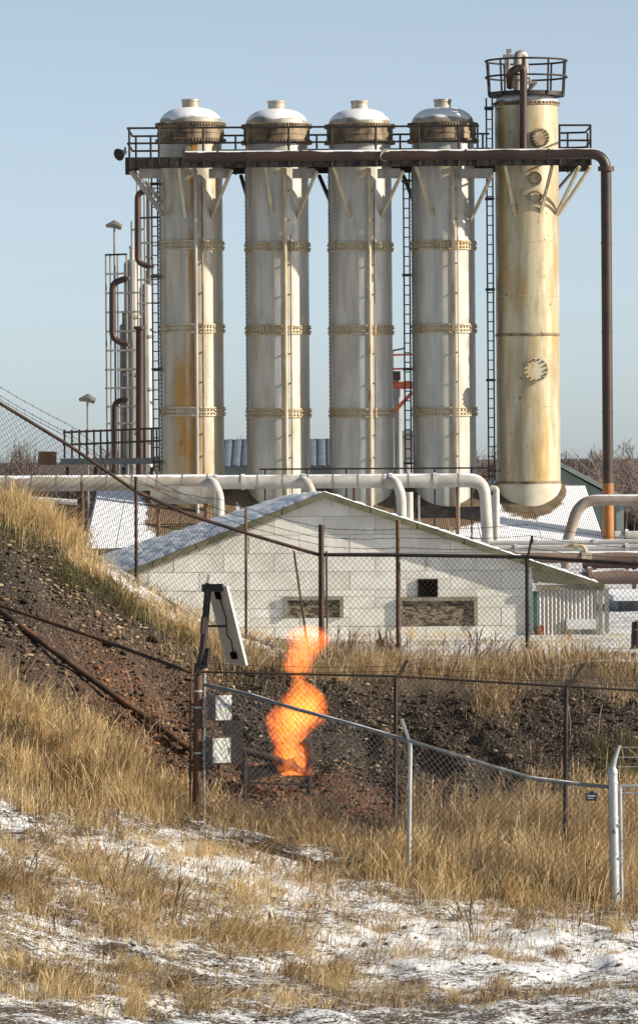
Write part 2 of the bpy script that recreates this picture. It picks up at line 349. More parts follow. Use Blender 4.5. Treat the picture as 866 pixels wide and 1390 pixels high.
def ground_mat():
    t = NT('ground_soil_snow'); v = t.coord(rand=False, world=True)
    def at(n): a = t.new('ShaderNodeAttribute'); a.attribute_name = n; return a.outputs['Fac']
    n1 = t.noise(v, 5, 6, .65); n2 = t.noise(v, 22, 5, .7)
    soil = t.mix(t.ss(n2, .35, .68), (.034, .023, .015), (.125, .085, .052))
    vor = t.new('ShaderNodeTexVoronoi'); t.l.new(v, vor.inputs['Vector']); vor.inputs['Scale'].default_value = 22; vor.inputs['Randomness'].default_value = 1
    grav = t.mix(t.ss(vor.outputs['Distance'], .15, .6), (.058, .038, .024), (.020, .0135, .009))
    sepc = t.new('ShaderNodeSeparateColor'); t.l.new(vor.outputs['Color'], sepc.inputs[0])
    grav = t.mix(t.ss(sepc.outputs[0], .8, .97), grav, (.15, .11, .075))
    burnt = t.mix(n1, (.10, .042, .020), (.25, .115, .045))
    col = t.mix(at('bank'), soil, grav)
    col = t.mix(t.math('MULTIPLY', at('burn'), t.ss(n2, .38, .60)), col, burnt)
    vst = t.coord((.8, 1.1, 2.6), rand=False, world=True)
    sn = t.math('ADD', t.math('MULTIPLY', t.noise(vst, 1.6, 4, .65), .40), t.math('MULTIPLY', t.noise(vst, 9, 5, .8, .8), .42))
    sn = t.math('ADD', sn, t.math('MULTIPLY', t.noise(vst, 34, 3, .7), .36))
    sm = t.ss(t.math('ADD', sn, at('snow')), 1.055, 1.10)
    col = t.mix(t.math('MULTIPLY', sm, .93), col, SNOW)
    h = t.math('ADD', t.math('MULTIPLY', n2, .6), t.math('MULTIPLY', sm, .5))
    h = t.math('ADD', h, t.math('MULTIPLY', t.math('MULTIPLY', vor.outputs['Distance'], -1.2), at('bank')))
    t.bump(h, .9, .05)
    return t.done(col, .9)
ground = arr_mesh('ground', V, quads.ravel(), np.arange(len(quads)) * 4, None, ground_mat(), {'bank': bank, 'burn': burn, 'snow': snw}, True, 'structure')

# ------------------------------------------------------------------ towers
DT = 150.0; MP = M(DT); TR = 42.5 * MP
def zt(px, py, D=DT): return P(px, py, D).z
SPC = 112.3 * MP
def bolts(mb, c, r, z, n, s, hz):
    for k in range(n):
        a = 2 * math.pi * k / n
        mb.box((c.x + r * math.cos(a), c.y + r * math.sin(a), z), (s * 1.2, s, hz), a)
def steel_tower(cx, label, matb, pipes, dy=0):
    xm = P(cx, 450, DT).x; c = Vector((xm, DT, 0)); z = lambda py: zt(cx, py + dy)
    t = root('steel_tower', label, 'tower', c, 'riveted steel towers in a row')
    MB().lathe(c, [(TR, .15), (TR, z(216)), (TR * .985, z(196))], 64).build('shell', matb, t, True)
    for py in (335, 447.5, 560):
        zc = z(py); o = MB().lathe(c, [(TR + .003, zc - .15), (TR + .05, zc - .14), (TR + .05, zc - .10), (TR + .02, zc - .095), (TR + .02, zc + .095), (TR + .05, zc + .10), (TR + .05, zc + .14), (TR + .003, zc + .15)], 64).build('flange_ring', MT_FLANGE, t, True)
        b = MB(); bolts(b, c, TR + .035, zc + .055, 56, .05, .05); bolts(b, c, TR + .035, zc - .055, 56, .05, .05)
        b.build('bolts', MT_FLANGE, o, kind='stuff')
    # bolted head band
    zb, zu = z(195), z(169)
    hb = MB().lathe(c, [(TR * .99, zb - .02), (TR + .10, zb), (TR + .10, zb + .09), (TR + .055, zb + .10), (TR + .055, zb + .26), (TR + .075, zb + .27), (TR + .075, zb + .31), (TR + .055, zb + .32), (TR + .055, zu - .10), (TR + .10, zu - .09), (TR + .10, zu), (TR * .97, zu + .02)], 64).build('head_band', MT_RUSTBAND, t, True)
    b = MB()
    for zz in (zb + .05, zu - .045): bolts(b, c, TR + .108, zz, 72, .035, .11)
    b.build('bolts', MT_RUSTBAND, hb, kind='stuff')
    zd = z(146.5); prof = []
    for k in range(13):
        a = math.pi / 2 * k / 12; prof.append((max(.001, TR * .99 * math.cos(a) ** .8), zu + (zd - zu) * math.sin(a)))
    MB().lathe(c, [(TR * .99, zu - .02)] + prof, 64).build('dome', MT_DOME, t, True)
    MB().lathe(c, [(.26, zd - .06), (.26, z(139)), (.28, z(139)), (.28, z(136)), (.0001, z(136))], 24).build('vent_cap', MT_CAP, t, True)
    # vertical seam strip and conduits on the shell
    for dx, nm in ((-.985, 'seam_strip'),):
        y = -math.sqrt(max(0, 1 - dx * dx)); mb = MB()
        p = c + Vector((dx, y, 0)) * (TR + .012); a = math.atan2(y, dx)
        mb.box((p.x, p.y, (z(230) + .4) / 2), (.03, .09, z(230) - .4), a); 
        for k in range(90):
            zz = .5 + (z(235) - .5) * k / 90; q = c + Vector((dx, y, 0)) * (TR + .03); mb.box((q.x, q.y, zz), (.03, .035, .05), a)
        mb.build(nm, MT_GREYST, t)
    for ox, rr, mt, top in pipes:
        dx = ox / 42.5; y = -math.sqrt(1 - dx * dx); mb = MB()
        p = c + Vector((dx, y, 0)) * (TR + .10 + rr)
        mb.tube((p.x, p.y, .3), (p.x, p.y, z(top)), rr, 10)
        o = mb.build('down_pipe', mt, t, True); cl = MB()
        for py in (260, 300, 360, 400, 480, 520, 590, 620):
            q = c + Vector((dx, y, 0)) * (TR + .05); cl.box((q.x, q.y, z(py)), (.14, .05, .04), math.atan2(y, dx))
        cl.build('pipe_clip', MT_BEIGE, o)
    # nozzle under the head
    q = c + Vector((.12, -1.0, 0)) * TR
    b = MB(); b.tube((q.x, q.y + .1, z(234)), (q.x, q.y - .10, z(234)), .10, 12); b.tube((q.x, q.y - .10, z(234)), (q.x, q.y - .13, z(234)), .15, 14)
    b.build('nozzle', MT_BEIGE, t, True)
    return t
zfl = zt(400, 335)
TM1 = tower_mat('tower_skin_stained', (.43, .40, .335), (.31, .285, .235), zfl, SPC, 1.4, .5, .6, streak=True)
TM2 = tower_mat('tower_skin_cream', (.48, .468, .42), (.34, .33, .297), zfl, SPC, 1.05, .30, .5)
TM3 = tower_mat('tower_skin_grey', (.48, .472, .435), (.345, .34, .318), zfl, SPC, .8, .14, .3)
TM5 = tower_mat('tower_skin_yellowed', (.48, .425, .30), (.31, .25, .15), zt(716, 455), SPC * 1.75, 1.3, .8, 1.6)
steel_tower(261, 'tall riveted steel tower streaked orange with rust, leftmost of the four domed towers', TM1, [(6, .055, MT_COL, 232), (14, .03, MT_RUSTBAND, 250)], -1)
steel_tower(377.5, 'domed cream steel tower second from left, next to the rust-stained one', TM2, [(9, .065, MT_BEIGE, 230), (16, .022, MT_RUSTBAND, 320)], 1)
steel_tower(490, 'domed grey steel tower third from left, between plain cream tower and the laddered one', TM3, [(10, .06, MT_BEIGE, 230), (16, .022, MT_RUSTBAND, 250)], 1)
steel_tower(602.5, 'domed grey steel tower with black ladder at its left, nearest the yellowed column', TM3, [(10, .06, MT_BEIGE, 230), (16, .022, MT_BEIGE, 250)], -1)

# fifth tower: plain yellowed column with crow's nest
cx5 = 716; c5 = Vector((P(cx5, 450, DT).x, DT, 0)); z5 = lambda py: zt(cx5, py); r5 = 43 * MP
t5 = root('column_tower', 'yellowed rust-spotted steel column with round manholes and railed crow\'s nest on top', 'tower', c5)
MB().lathe(c5, [(r5, z5(656)), (r5, z5(456)), (r5, z5(170)), (r5 * .995, z5(140))], 64).build('shell', TM5, t5, True)
MB().lathe(c5, [(r5 + .02, .1), (r5 + .02, z5(657)), (r5, z5(656))], 64).build('base_skirt', mk('skirt_white', (.52, .48, .385), (.42, .375, .27), 1.5, rough=.6, rust=(.33, 2)), t5, True)
for py in (655, 455, 208, 143):
    MB().lathe(c5, [(r5, z5(py) - .045), (r5 + .028, z5(py) - .03), (r5 + .028, z5(py) + .03), (r5, z5(py) + .045)], 64).build('joint_ring', MT_RUSTBAND, t5, True)
for py in (270, 330, 403, 552):
    MB().lathe(c5, [(r5, z5(py) - .012), (r5 + .008, z5(py)), (r5, z5(py) + .012)], 64).build('weld_seam', MT_FLANGE, t5, True)
pr = [(r5, z5(141))] + [(max(.001, r5 * math.cos(a)), z5(141) + .42 * math.sin(a)) for a in [math.pi / 2 * k / 8 for k in range(1, 9)]]
MB().lathe(c5, pr, 48).build('head', MT_DOME, t5, True)
b = MB(); bolts(b, c5, r5 + .03, z5(141), 48, .04, .06); b.build('bolts', MT_RUSTBAND, t5, kind='stuff')
def manhole(px, py, rp, dark=False):
    dx = (px - cx5 - .4) / 43; y = -math.sqrt(1 - dx * dx); n = Vector((dx, y, 0)); p = c5 + n * r5; p.z = z5(py); r = rp * MP
    m = MB(); m.tube(p - n * .1, p + n * .10, r * .88, 24); m.tube(p + n * .10, p + n * .13, r * 1.0, 24); o = m.build('manhole_neck', MT_RUSTBAND if dark else MT_FLANGE, t5, True)
    m = MB(); m.tube(p + n * .135, p + n * .165, r * .98, 24); cv = m.build('manhole_cover', MT_FLANGE if not dark else MT_RUSTBAND, o, True)
    side = Vector((-n.y, n.x, 0)); m = MB()
    for k in range(14):
        a = 2 * math.pi * k / 14; q = p + n * .165 + (side * math.cos(a) + Vector((0, 0, 1)) * math.sin(a)) * r * .82; m.tube(q, q + n * .05, .028 * max(.7, rp / 17), 6)
    m.build('bolts', MT_BLACK, o, kind='stuff')
manhole(724, 503, 17); manhole(724, 245, 9.5); manhole(724, 270, 9.5); manhole(731, 190, 13, True)  # topmost manhole takes the darker band metal to stand in for shadow
# crow's nest (fixed to the column)
zdk = z5(128); RN = 55 * MP
nd = MB().lathe(c5, [(r5 * .8, zdk - .05), (RN - .08, zdk - .08), (RN - .08, zdk + .05), (r5 * .8, zdk + .03)], 40).build('nest_deck', MT_BLACK, t5, False)
def ring(c, r, z, rr, n=40, a0=0, a1=2 * math.pi):
    return [Vector((c.x + r * math.cos(a0 + (a1 - a0) * k / n), c.y + r * math.sin(a0 + (a1 - a0) * k / n), z)) for k in range(n + 1)]
ztop = z5(83); zmid = z5(105)
for zz in (ztop, zmid):
    MB().path(ring(c5, RN, zz, .03), .034, 6).build('nest_rail', MT_BLACK, t5, True)
for k in range(10):
    a = 2 * math.pi * (k + .35) / 10; q = Vector((math.cos(a), math.sin(a), 0))
    MB().tube(c5 + q * (RN - .06) + Vector((0, 0, zdk - .05)), c5 + q * RN + Vector((0, 0, ztop)), .032, 6).build('nest_post', MT_BLACK, t5)
# riser pipe over the column head
yf = DT - r5 - .32
MB().path(bend([P(710, 206, yf), P(710, 90, yf), P(692, 97, yf), P(692, 118, yf + .5)], .18), .115, 12).build('riser_pipe', MT_RUSTPIPE, t5, True)
MB().path(bend([P(702, 128, DT - .2), P(702, 74, DT - .2), P(711, 73, DT - .1), P(713, 128, DT + .1)], .22), .13, 12).build('vent_pipe', MT_GREYST, t5, True)
m = MB(); m.tube(P(690, 118, DT - .5), P(690, 70, DT - .5), .05, 8); m.tube(P(686, 112, DT - .5), P(686, 75, DT - .5), .035, 8); m.box(P(689, 76, DT - .5), (.32, .12, .10)); m.box(P(690, 69, DT - .5), (.16, .1, .12)); m.box(P(690, 98, DT - .5), (.24, .2, .18))
m.build('relief_valve', MT_GREYST, t5)
m = MB(); m.tube(P(716, 124, DT - .6), P(726, 112, DT - .6), .06, 8); m.tube(P(719, 118, DT - .6), P(719, 106, DT - .6), .045, 8); m.box(P(722, 112, DT - .6), (.3, .15, .1)); m.build('valve', MT_GREYST, t5)

# ------------------------------------------------------------------ walkway round the tower heads
xw0, xw1 = 166, 803
wr = root('walkway', 'black railed steel walkway running along the tower heads with pale knee braces', 'walkway', (P(480, 220, 148.5).x, 148.5, zt(480, 228)))
def L(px, py, D=148.15): return P(px, py, D)
for Yd, py0, nm in ((148.45, 0, 'deck'), (151.5, 1, 'deck')):
    m = MB(); a = P(xw0 + 6, 222.5, Yd); b2 = P(xw1 - 4, 213 , Yd); m.bar((a.x, Yd, a.z), (b2.x, Yd, a.z + (b2.z - a.z) * .35), .62, .10); m.build(nm, MT_BLACK, wr)
zdeck = P(480, 219, 148.15).z
m = MB(); m.box((P(485, 219, 148.1).x, 148.13, zdeck), ((xw1 - xw0 - 8) * M(148.1), .05, .34)); 
for k in range(42):
    xk = P(172 + k * 15, 219, 148.1).x; m.box((xk, 148.098, zdeck), (.03, .02, .28))
m.build('fascia_channel', MT_BLACK, wr)
m = MB(); m.box((P(485, 219, 151.8).x, 151.83, zdeck), ((xw1 - xw0 - 8) * M(151.8), .05, .3)); m.build('fascia_channel', MT_BLACK, wr)
xL, xR = P(xw0 + 8, 200, 148.1).x, P(xw1 - 2, 200, 148.1).x
zr = zdeck + 1.07
for zz in (zr, zdeck + .60):
    MB().tube((xL, 148.12, zz), (P(650, 170, 148.1).x, 148.12, zz), .036, 6).build('front_rail', MT_BLACK, wr)
    MB().tube((xL, 151.82, zz), (P(664, 170, 151.8).x, 151.82, zz), .036, 6).build('rear_rail', MT_BLACK, wr)
    MB().tube((xL, 148.12, zz), (xL, 151.82, zz), .036, 6).build('end_rail', MT_BLACK, wr)
    MB().path([(P(757, 170, 148.3).x, 148.12, zz), (xR, 148.2, zz), (xR + .04, 148.6, zz), (xR + .04, 151.5, zz), (P(757, 170, 151).x, 151.8, zz)], .036, 6).build('end_rail', MT_BLACK, wr)
for px in (176, 216, 276, 335, 392, 450, 510, 568, 622, 648, 759, 801):
    p = P(px, 200, 148.12); MB().tube((p.x, 148.10, zdeck - .18), (p.x, 148.10, zr), .034, 6).build('rail_post', MT_BLACK, wr)
for px in (185, 205, 320, 430, 543, 655, 770, 797):
    p = P(px, 200, 151.82); MB().tube((p.x, 151.8, zdeck - .18), (p.x, 151.8, zr), .034, 6).build('rail_post', MT_BLACK, wr)
def brace(x0, y0, x1, y1, Y0=148.25, Y1=149.1, w=.09, mt=MT_BEIGE):
    MB().bar(P(x0, y0, Y0), P(x1, y1, Y1), w, w * .8).build('knee_brace', mt, wr)
for x0, y0, x1, y1 in ((243, 226, 253, 303), (315, 230, 285, 300), (361, 226, 371, 300), (430, 232, 402, 300), (453, 226, 477, 300), (547, 232, 515, 298), (564, 224, 590, 300), (668, 236, 638, 300), (685, 222, 700, 296), (749, 225, 733, 292)):
    brace(x0, y0, x1, y1, 148.3, 149.15 if x0 not in (315, 430, 547, 668) else 149.35)
brace(178, 232, 222, 292, 148.3, 149.3, .13, MT_GREYST); brace(186, 232, 219, 275, 149.2, 149.6, .09, MT_GREYST)
brace(786, 226, 755, 290, 148.3, 149.5); brace(801, 226, 757, 292, 148.6, 149.7); brace(783, 226, 752, 262, 151.5, 150.6, .08, MT_BLACK)
for x0, x1 in ((327, 338), (433, 449), (547, 562)): brace(x0, 238, x1, 275, 151.4, 150.7, .10, MT_BLACK)
for x0, x1 in ((284, 312), (397, 428), (512, 543), (624, 668), (190, 222)):
    m = MB(); a = P(x0, 236, 148.9); b2 = P(x1, 236, 148.9); m.box(((a.x + b2.x) / 2, 148.75, a.z), (b2.x - a.x, .5, .28)); m.build('bracket_plate', MT_GREYST, wr)
# lamps of the walkway
def flood(px, py, D, dirx, label):
    p = P(px, py, D); r = root('flood_lamp', label, 'lamp', p)
    d = Vector((dirx, -.8, -.35)).normalized()
    MB().path([p - d * .10, p + d * .06, p + d * .24], [.06, .11, .20], 14).build('reflector', MT_GREYST if dirx > 0 else MT_SOOT, r, True)
    m = MB(); m.tube(p + d * .13, p + d * .15, .14, 12); m.build('lens', MT_BOXG, r)
    MB().bar(p - d * .08, p - d * .08 + Vector((.0, .22, .14)), .05).build('bracket', MT_BLACK, r)
flood(518, 207, 147.85, .5, 'bell-shaped grey lamp on the walkway edge below the third dome')
flood(168, 207, 147.95, -.6, 'dark bell-shaped lamp at the left end of the walkway')
# ladders
def ladder(px0, px1, y0, y1, D, label, cage=False):
    a = P((px0 + px1) / 2, y1, D); r = root('ladder', label, 'ladder', a); w = (px1 - px0) * M(D) / 2; zt_, zb_ = P(px0, y0, D).z, a.z
    for s in (-1, 1): MB().box((a.x + s * w, D, (zt_ + zb_) / 2), (.05, .05, zt_ - zb_)).build('side_rail', MT_BLACK, r)
    n = int((zt_ - zb_) / .30)
    for k in range(n): MB().tube((a.x - w, D, zb_ + .15 + k * .30), (a.x + w, D, zb_ + .15 + k * .30), .018, 5).build('rung', MT_BLACK, r)
    m = MB(); st = max(1, int((zt_ - zb_) / 2.6))
    for k in range(st + 1):
        zz = zb_ + .3 + (zt_ - zb_ - .6) * k / st
        m.box((a.x, D + .25, zz), (w * 2 + .1, .5, .07))
    m.build('standoff', MT_BLACK, r); return r
ladder(550, 558, 232, 642, 149.4, 'black steel ladder climbing the left side of the fourth domed tower')
ladder(663, 671, 133, 652, 149.4, 'tall black steel ladder climbing the left side of the yellowed column')
ladder(209, 217, 236, 640, 149.6, 'black steel ladder on the left flank of the rust-stained tower')

# long brown pipe with the downcomer
pr_ = root('overhead_pipe', 'long brown steel pipe along the walkway bending down to an orange foot at right', 'pipe', (P(822, 728, 147.6).x, 147.6, 0.0))
zp = P(520, 210.5, 147.75).z; xa, xb = P(249, 210, 147.75).x, P(822, 230, 147.75).x
MB().path(bend([(xa, 147.75, zp), (xb, 147.75, zp), (xb, 147.75, zt(822, 656, 147.75))], .55, 10), .165, 16).build('pipe', MT_RUSTPIPE_SNOW, pr_, True)
MB().path([(xb, 147.75, zt(822, 656, 147.75)), (xb, 147.75, -.1)], .172, 16).build('pipe_foot', MT_ORANGE, pr_, True)
zf_ = zt(822, 229, 147.75); MB().path([(xb, 147.75, zf_ - .07), (xb, 147.75, zf_ + .07)], .25, 18).build('pipe_flange', MT_RUSTPIPE, pr_, True)
MB().path([(xa - .03, 147.75, zp), (xa + .06, 147.75, zp)], .22, 16).build('pipe_flange', MT_RUSTPIPE, pr_, True)
for px in (296, 408, 520, 632, 744):
    q = P(px, 210, 147.75); MB().path([(q.x - .025, 147.75, zp), (q.x + .025, 147.75, zp)], .174, 16).build('weld_band', MT_RUSTPIPE, pr_, True)
for py in (330, 450, 560):
    q = zt(822, py, 147.75); MB().path([(xb, 147.75, q - .03), (xb, 147.75, q + .03)], .174, 16).build('weld_band', MT_RUSTPIPE, pr_, True)
m = MB()
for px in (330, 450, 570, 690, 790):
    q = P(px, 215, 147.9); m.box((q.x, 147.95, zp - .12), (.08, .34, .08))
m.build('pipe_bracket', MT_BLACK, pr_)

# ------------------------------------------------------------------ corrugated base roof under the towers
def corr_sheet(a, b, c, d, n, amp, cols=6):
    """corrugated sheet: a-b top edge, d-c bottom edge (ridges run a to d)"""
    a, b, c, d = map(Vector, (a, b, c, d)); nrm = (b - a).cross(d - a).normalized()
    if nrm.z < 0: nrm = -nrm
    if abs(nrm.z) < .05 and nrm.y > 0: nrm = -nrm
    m = MB(); N = n * 4; vs = []; fs = []
    for i in range(N + 1):
        t = i / N; o = nrm * (amp * [0, .8, 1, .8][i % 4] * 1.0)
        for k in range(cols + 1):
            s = k / cols; p = (a * (1 - t) + b * t) * (1 - s) + (d * (1 - t) + c * t) * s
            vs.append(p + o)
    for i in range(N):
        for k in range(cols): q = i * (cols + 1) + k; fs.append((q, q + 1, q + cols + 2, q + cols + 1))
    m.add(vs, fs)
    return m
br = root('tower_base_roof', 'low snow-covered corrugated metal roof that the tower feet stand in', 'roof', (P(460, 700, 149).x, 149, 0))
A0 = P(134, 668, 149.95); A1 = P(792, 656, 149.95); B1 = P(820, 740, 147.4); B0 = P(116, 745, 147.4)
A1.z = A0.z = (A0.z + A1.z) / 2; B0.z = B1.z = (B0.z + B1.z) / 2
NS = 17
FEET = [(P(q_, 600, DT).x, w_) for q_, w_ in ((261, 1.9), (377.5, 1.7), (490, 1.7), (602.5, 1.9), (716, 1.3))]; XM = P(240, 705, 148).x
def melt(o):
    me = o.data; n = len(me.vertices); co = np.empty(n * 3, np.float32); me.vertices.foreach_get('co', co); co = co.reshape(-1, 3) + np.array(br.location[:])
    v = np.zeros(n)
    for fx_, w_ in FEET: v = np.maximum(v, np.exp(-(((co[:, 0] - fx_) / (w_ * .9)) ** 2 + ((co[:, 1] - DT + .3) / (w_ * 1.0)) ** 2) ** 1.5))
    v = np.maximum(v, np.exp(-(((co[:, 0] - XM) / 1.2) ** 2 + ((co[:, 1] - 148.6) / 1.1) ** 2)))
    at = me.attributes.new('melt', 'FLOAT', 'POINT'); at.data.foreach_set('value', v.astype(np.float32))
for k in range(NS):
    t0, t1 = k / NS, (k + 1) / NS
    dz = Vector((0, 0, .012 * (k % 2)))
    o = corr_sheet(A0.lerp(A1, t0) + dz, A0.lerp(A1, t1 + .002) + dz, B0.lerp(B1, t1 + .002) + dz, B0.lerp(B1, t0) + dz, 16, .016, 14).build('roof_sheet', MT_CORR, br, True); melt(o)
A2, A3 = A1 + Vector((0, 1.6, 0)), A0 + Vector((0, 1.6, 0)); B2 = B1 + Vector((0, 7.2, 0)); B3 = B0 + Vector((0, 7.2, 0))
m = MB(); m.add([A0, A1, A2, A3], [(0, 1, 2, 3)]); m.build('roof_top', MT_SNOW, br)
corr_sheet(A1, A2, B2, B1, 26, .03).build('roof_end', MT_CORR, br, True); corr_sheet(A0, A3, B3, B0, 26, .03).build('roof_end', MT_CORR, br, True)
corr_sheet(A2, A3, B3, B2, 60, .03).build('roof_back', MT_CORR, br, True)
e = MB()
for p, q in ((B0, B1), (B1, B2), (B2, B3), (B3, B0)):
    e.add([p, q, (q.x, q.y, -.1), (p.x, p.y, -.1)], [(0, 1, 2, 3)])
e.build('plinth_wall', MT_CONC, br)
# collars of weathered mortar where the feet come through
for cx_, rr in ((602.5, 1.18), (716, 1.2), (490, 1.15), (377.5, 1.15), (261, 1.15)):
    xm = P(cx_, 560, DT).x; nrm = (A1 - A0).cross(B0 - A0).normalized(); nrm = nrm if nrm.z > 0 else -nrm
    m = MB(); vs = []; N = 36
    for j, (r_, h_) in enumerate(((rr * 1.07, .025), (rr * .98, .05), (TR - .05, .11))):
        for k in range(N):
            a = 2 * math.pi * k / N; jit = 1 + (.06 * math.sin(5 * a + cx_) + .04 * math.sin(11 * a)) * (j < 2)
            x = xm + r_ * jit * math.cos(a); y = DT + .12 + r_ * jit * math.sin(a) * (1.0 if j == 2 else 1.08)
            zpl = A0.z - (nrm.x * (x - A0.x) + nrm.y * (y - A0.y)) / nrm.z
            if y > A0.y: zpl = A0.z
            vs.append((x, y, zpl + h_))
    fs = [(j * N + k, j * N + (k + 1) % N, (j + 1) * N + (k + 1) % N, (j + 1) * N + k) for j in range(2) for k in range(N)]
    m.add(vs, fs); m.build('mortar_collar', MT_CONC, br, True)

# handrail and catwalk in front of the feet
hr = root('handrail', 'black pipe handrail on the base roof behind the white pipeline', 'railing', (P(520, 660, 147.6).x, 147.6, P(520, 660, 147.6).z))
for py in (636, 648): MB().tube(P(352, py + 1, 147.6), P(672, py - 1, 147.6), .03, 6).build('rail', MT_BLACK, hr)
for px in (360, 416, 470, 536, 590, 640, 668): MB().tube(P(px, 636, 147.6), P(px, 738, 147.6), .028, 6).build('post', MT_BLACK, hr)
cw = root('catwalk', 'dark steel catwalk in front of the foot of the laddered tower', 'walkway', (P(615, 738, 146.6).x, 146.6, 0))
m = MB(); m.box(P(617, 690, 146.7), (108 * M(146.7), .8, .10)); m.build('deck', MT_BLACK, cw)
m = MB(); m.box(P(617, 697, 146.28), (108 * M(146.7), .05, .28)); m.build('toe_beam', MT_BLACK, cw)
for px in (568, 622, 668):
    p = P(px, 672, 146.25); MB().tube((p.x, 146.22, p.z), (p.x, 146.22, 0), .035, 6).build('leg', MT_GREYST, cw)

# ------------------------------------------------------------------ white pipeline
DW = 128.0; mw = M(DW)
wp = root('white_pipeline', 'thick white insulated pipeline dusted with snow, running in front of the tower feet', 'pipe', (P(330, 655, DW).x, DW, 0))
rw = .215; zw = P(433, 653.5, DW).z
def WX(px): return P(px, 653, DW).x
MB().path([(WX(-40), DW, zw), (WX(292), DW, zw)], rw * 1.0, 18).build('pipe', mk('dirty_lagging', (.42, .38, .32), (.28, .235, .19), 1.4, (.6, 1, 1), .7, 0, rust=(.40, 1.2), snow=.75, rcol=(.16, .09, .06)), wp, True)
wpp = bend([(WX(292), DW, zw), (WX(657), DW, zw), (WX(662), DW, .3)], .42, 8)
MB().path(wpp, [rw * (.88 if k < 3 else .88 - .16 * min(1, (k - 2) / 6)) for k in range(len(wpp))], 18).build('pipe', MT_WHITEPIPE, wp, True)
for px in (292, 330, 412, 530, 590):
    MB().path([(WX(px) - .05, DW, zw), (WX(px) + .05, DW, zw)], rw * 1.0, 18).build('pipe_collar', MT_WHITEPIPE, wp, True)
for px in list(range(10, 290, 34)) + list(range(350, 650, 34)):
    MB().path([(WX(px) - .02, DW, zw), (WX(px) + .02, DW, zw)], rw * (1.03 if px < 292 else .91), 18).build('lagging_band', MT_GREYST, wp, True)
for px, yb in ((285, 700), (411, 690), (531, 705)):
    p = [(WX(px) - .1, DW - .02, zw), (WX(px) + .10, DW - .3, zw), (WX(px) + .26, DW - .38, zw - .35), (WX(px) + .27, DW - .4, .5)]
    MB().path(bend(p, .3, 6), rw * .62, 14).build('elbow_branch', MT_WHITEPIPE, wp, True)
MB().path(bend([(WX(666), DW + .5, zw - .22), (WX(674), DW + .5, zw - .22), (WX(674), DW + .5, .3)], .1, 5), .09, 10).build('thin_pipe', MT_WHITEPIPE, wp, True)
MB().path([(WX(555), DW - .3, zw - .3), (WX(555), DW - .3, .3)], .10, 10).build('thin_pipe', MT_WHITEPIPE, wp, True)
for px in (113, 300, 480, 620):
    MB().box((WX(px), DW, (zw - .15) / 2), (.07, .10, zw - .15)).build('support', MT_POSTR, wp)
# darker return pipe below, left
lp = root('return_pipe', 'grey return pipe with frost on top below the white pipeline at left', 'pipe', (P(170, 690, 126).x, 126, 0))
MB().path([P(-40, 672, 126), P(105, 682, 126)], .075, 10).build('pipe', MT_WHITEPIPE, lp, True)
MB().path([P(205, 672, 126), P(292, 672, 126)], .24, 14).build('pipe', MT_GREYST, lp, True)
for px in (60, 215, 280): p = P(px, 680, 126); MB().tube((p.x, 126, p.z), (p.x, 126, 0), .05, 6).build('support', MT_POSTR, lp)

# ------------------------------------------------------------------ left process columns
DC = 160.0
def column(px, y0, y1, rp, label, extra=None):
    p = P(px, y1, DC); r = root('process_column', label, 'column', (p.x, DC, 0)); rr = rp * M(DC); z0, z1 = 0, P(px, y0, DC).z
    c = Vector((p.x, DC, 0))
    MB().lathe(c, [(rr, z0), (rr, z1 - rr * .5), (rr * .7, z1 - rr * .1), (rr * .3, z1), (rr * .3, z1 + .35), (rr * .38, z1 + .36), (rr * .38, z1 + .44), (.001, z1 + .44)], 24).build('shell', MT_COL, r, True)
    for k in range(1, 5):
        zz = z0 + (z1 - z0) * k / 5; MB().lathe(c, [(rr, zz - .05), (rr + .06, zz - .04), (rr + .06, zz + .04), (rr, zz + .05)], 24).build('ring', MT_GREYST, r, True)
    return r
column(182, 352, 640, 11.5, 'pale slim process column left of the rust-stained tower')
c2 = column(201, 385, 640, 8, 'thinner pale process column pressed against the ladder of the rust-stained tower')
column(206, 250, 640, 4.5, 'very slim pale stack as tall as the walkway, right behind the left ladder')
column(169, 440, 640, 5, 'short narrow pale column at the left foot of the pale slim column')
def vpipe(pts, r, label, mt=MT_RUSTPIPE, D=DC - 1.0, foot=True):
    q = [P(x, y, D) for x, y in pts]; base = q[-1]
    o = MB().path(bend(q, .5, 6), r, 10)
    rt_ = root('process_pipe', label, 'pipe', (base.x, D, base.z)); o.build('pipe', mt, rt_, True)
    m = MB()
    for a in (q[0], q[-1]): m.path([a - Vector((.0, 0, .05)), a + Vector((0, 0, .05))], r * 1.6, 10)
    m.build('flange', mt, rt_, True); return rt_
vpipe([(204, 258), (187, 262), (187, 356), (203, 362)], .10, 'dark brown C-shaped pipe high beside the left ladder')
vpipe([(172, 378), (153, 384), (153, 460), (172, 468)], .11, 'dark brown C-shaped pipe on the left side of the pale slim column')
vpipe([(172, 542), (156, 546), (156, 640)], .10, 'short dark brown hooked pipe at the foot of the pale columns')
vpipe([(190, 445), (190, 700)], .13, 'upright rusty brown pipe between the pale columns')
def mastlamp(px, y0, y1, label):
    p = P(px, y1, DC); r = root('lamp_mast', label, 'lamp', (p.x, DC, p.z)); z1 = P(px, y0, DC).z
    MB().tube((p.x, DC, 0), (p.x, DC, z1), .035, 6).build('mast', MT_GREYST, r)
    m = MB(); m.path([(p.x - .28, DC, z1 + .03), (p.x, DC, z1 + .1), (p.x + .25, DC, z1 - .02)], [.05, .14, .10], 8); m.build('lamp_head', MT_GREYST, r, True)
mastlamp(158, 308, 640, 'thin lamp mast rising above the pale process columns')
mastlamp(120, 544, 640, 'short lamp mast above the left gantry railing')
sr = root('service_frame', 'thin grey service frame with cross bars round the pale process columns', 'frame', (P(160, 640, DC - .5).x, DC - .5, 0))
